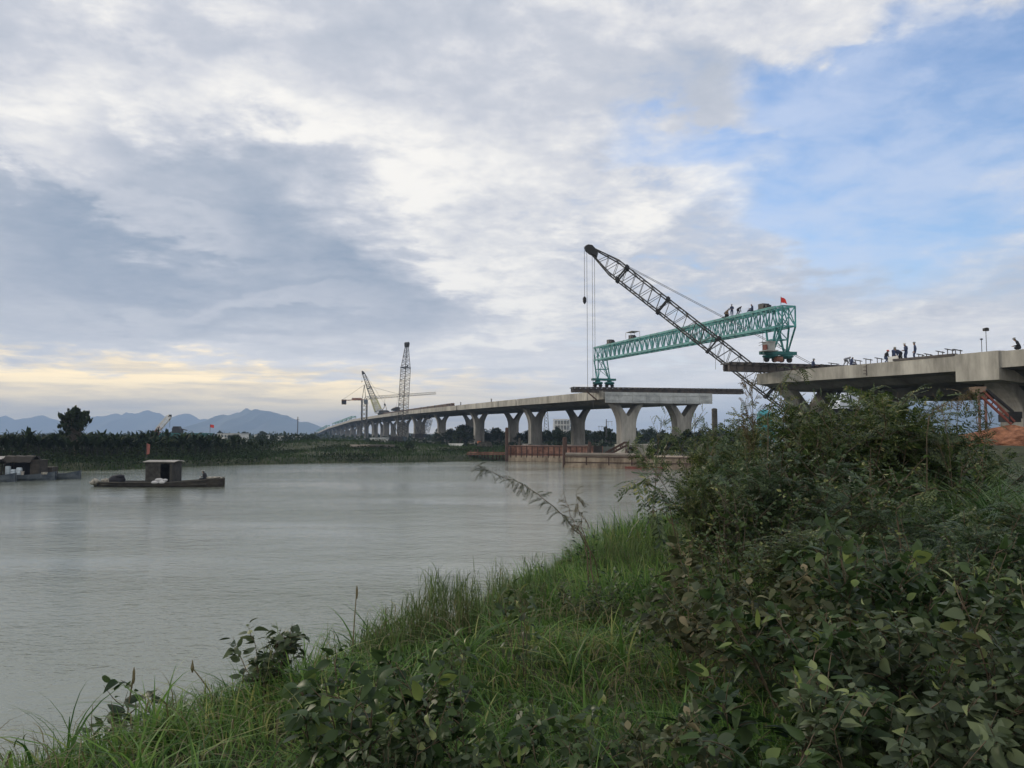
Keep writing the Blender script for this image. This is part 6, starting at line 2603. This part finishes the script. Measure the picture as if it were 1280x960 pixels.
def two_part(name, label, cat, ms, loc, rz, sc_, group=None):
    t = thing(name, label, cat, loc, rz, group)
    t.scale = sc_
    link('trunk', ms[1], t)
    link('crown', ms[0], t)


for row, (d0, lo, hi, step) in enumerate([(0, -70, 300, 7.0), (7, -75, 330, 7.5), (14, -80, 345, 9)]):
    px = lo
    while px < hi:
        sh = np.interp(px, [-120, 0, 140, 220, 300, 400], [112, 116, 121, 131, 142, 150])
        D = sh + 4 + d0 + rb.uniform(-1.5, 1.5)
        x = (px - 640) / FPX * D
        s_ = rb.uniform(.72, 1.08) * (1 - .35 * max(0, (px - 230) / 110))
        two_part('banana_plant', 'banana plant in the dark row along the far left bank', 'banana plant', BAN[rb.randrange(4)], (x, D, gz(x, D) - .1), rb.uniform(0, 6.28), (s_, s_, s_ * rb.uniform(.9, 1.08)), 'banana plants along the far left bank')
        px += step * rb.uniform(.7, 1.3)


# --- trees with clumped leaves
def tree_meshes(seed, h, cr, n_clump, per, leaf_s, leafm='tree_leaf', upright=0.0, th=.35):
    rng = np.random.RandomState(seed)
    paths, radii = [grow((0, 0, -.2), (0, 0, 1), h * .8, 7, rng, .12)], [(h * .028, h * .008)]
    T = paths[0]
    C = []
    for i in range(n_clump):
        t = rng.uniform(.30, 1.0)
        f = t * 6.999
        p = T[int(f)] + (T[min(7, int(f) + 1)] - T[int(f)]) * (f % 1)
        a = rng.uniform(0, 2 * PI)
        rr = cr * (math.sin(PI * min(1, .18 + .82 * t) ** .8) ** .6) * rng.uniform(.35, 1.1)
        q = p + np.array([math.cos(a) * rr, math.sin(a) * rr, h * rng.uniform(.02, .16) + upright * rr])
        B = np.array([p, (p + q) / 2 + np.array([0, 0, -.05 * rr]), q])
        paths.append(B)
        radii.append((h * .010, h * .003))
        C.append((q, rng.uniform(.6, 1.25) * cr * th))
    P, S_ = [], []
    for c, r_ in C:
        k = int(per * rng.uniform(.7, 1.3))
        d = unit(rng.normal(0, 1, (k, 3))) * (rng.uniform(0, 1, (k, 1)) ** .45) * r_
        d[:, 2] *= .75 + upright
        P.append(c + d)
    P = np.concatenate(P)
    n = len(P)
    d = unit(rng.normal(0, 1, (n, 3)) + np.array([0, 0, upright * 2.5]))
    v, f = scatter(*LEAF['lance'], frames(d, unit(rng.normal(0, 1, (n, 3)))), P, leaf_s * rng.uniform(.6, 1.3, n))
    cm = tri_mesh('crown', v, f, M[leafm])
    v, f = tubes(paths, radii, 5)
    return cm, tri_mesh('trunk', v, f, M['bark'], smooth=True)


lone = tree_meshes(50, 7.6, 2.2, 95, 22, .50, upright=.9, th=.15)
x = (96 - 640) / FPX * 128
two_part('tree', 'lone feathery tree rising above the banana plants on the left', 'tree', lone, (x, 128, gz(x, 128)), 0, (1.0, 1.0, (at(96, 506, 128).z - gz(x, 128)) / 8.0))
TR = [tree_meshes(60 + i, 6.0, (2.4, 2.0, 1.5, 2.8)[i], 30, 36, .42, upright=(0, .1, .6, 0)[i]) for i in range(4)]
for i in range(118):
    px = rb.uniform(545, 905) if i < 84 else rb.uniform(880, 1230)
    D = rb.uniform(245, 345)
    x = (px - 640) / FPX * D
    if river_sd(np.array([x]), np.array([D]))[0][0] < 3: D, x = 380, (px - 640) / FPX * 380
    s_ = rb.uniform(.7, 1.05) * D / 290
    if 570 < px < 600 and rb.random() < .5: s_ *= 1.3
    two_part('tree', 'tree in the dark belt beyond the viaduct piers', 'tree', TR[rb.randrange(4)], (x, D, gz(x, D)), rb.uniform(0, 6.28), (s_ * 1.15, s_ * 1.15, s_), 'trees in the belt beyond the viaduct')
for i in range(40):
    px = rb.uniform(-60, 400)
    D = rb.uniform(250, 420)
    x = (px - 640) / FPX * D
    s_ = rb.uniform(.5, .8) * D / 300
    two_part('tree', 'low tree in the far plain beyond the banana plants', 'tree', TR[rb.randrange(4)], (x, D, gz(x, D)), rb.uniform(0, 6.28), (s_ * 1.2, s_ * 1.2, s_ * .9), 'low trees in the far plain')
for lb, px, D, yt, k in [('round dark bush at the water side of the far bank, before the piers', 511, 160, 551, 0), ('dark bush left of the rust red wall', 497, 162, 556, 3), ('dark bush beside the pile cap below the grey deck end', 832, 135, 538, 1), ('dark tree right of the pile cap below the grey deck end', 856, 140, 532, 0)]:
    x = (px - 640) / FPX * D
    z = max(gz(x, D), .3)
    s_ = (at(px, yt, D).z - z) / 6.3
    two_part('tree', lb, 'bush', TR[k], (x, D, z), px, (s_ * 1.3, s_ * 1.3, s_))

# --- scrub and grass on the far bank
n = 110000
X = RNG.uniform(-95, 12, n)
Y = RNG.uniform(100, 215, n)
sd_, nr = river_sd(X, Y)
kp = (sd_ > -.1) & ~nr & (sd_ < 60) & (RNG.uniform(0, 1, n) < np.where(sd_ < 9, 1, .55))
X, Y, sd_ = X[kp], Y[kp], sd_[kp]
v, f = blades(np.stack([X, Y, ground(X, Y) - .05], 1), (.35 + 1.0 * patch_noise(X, Y, .22, 1.) * RNG.uniform(.4, 1.2, len(X))), RNG.uniform(.05, .12, len(X)), RNG.uniform(.1, .9, len(X)), RNG, seg=3)
o = link('bank_grass', tri_mesh('bank_grass', v, f, M['far_grass']))
tag(o, 'tall grass along the far river bank', 'grass', kind='stuff')
n = 70000
X = RNG.uniform(-95, -5, n)
Y = RNG.uniform(104, 200, n)
sd_, nr = river_sd(X, Y)
b_ = patch_noise(X, Y, .25, 3.)
kp = (sd_ > 1) & ~nr & (((X < -42) & (Y < 165)) | (b_ > .62))
X, Y, b_ = X[kp], Y[kp], b_[kp]
hh = RNG.uniform(0, 1, len(X)) ** .8 * (.4 + 1.2 * b_) * np.where(X < -46, 1.75, .45)
v, f = scatter(*LEAF['ovate'], frames(unit(RNG.normal(0, 1, (len(X), 3))), unit(RNG.normal(0, .6, (len(X), 3)) + np.array([0, 0, 1.]))), np.stack([X, Y, ground(X, Y) + hh], 1), RNG.uniform(.18, .42, len(X)))
o = link('scrub', tri_mesh('scrub', v, f, M['scrub']))
tag(o, 'dark tangled scrub under the banana plants on the far bank', 'scrub', kind='stuff')
# plain beyond: low scrub to the horizon, thin
n = 26000
Y = 230 + 1500 * RNG.uniform(0, 1, n) ** 1.8
X = (RNG.uniform(-150, 1400, n) - 640) / FPX * Y
sd_, nr = river_sd(X, Y)
kp = sd_ > 2
X, Y = X[kp], Y[kp]
s_ = Y / 300
hh = RNG.uniform(0, 1, len(X)) * 2.6 * np.clip(s_, .8, 1.6) * patch_noise(X, Y, .03, 1.)
v, f = scatter(*LEAF['ovate'], frames(unit(RNG.normal(0, 1, (len(X), 3))), unit(RNG.normal(0, 1, (len(X), 3)))), np.stack([X, Y, ground(X, Y) + hh], 1), RNG.uniform(.8, 1.8, len(X)) * np.clip(s_, .8, 3))
o = link('far_scrub', tri_mesh('far_scrub', v, f, M['tree_leaf']))
tag(o, 'far belt of scrub and low woods on the plain', 'scrub', kind='stuff')
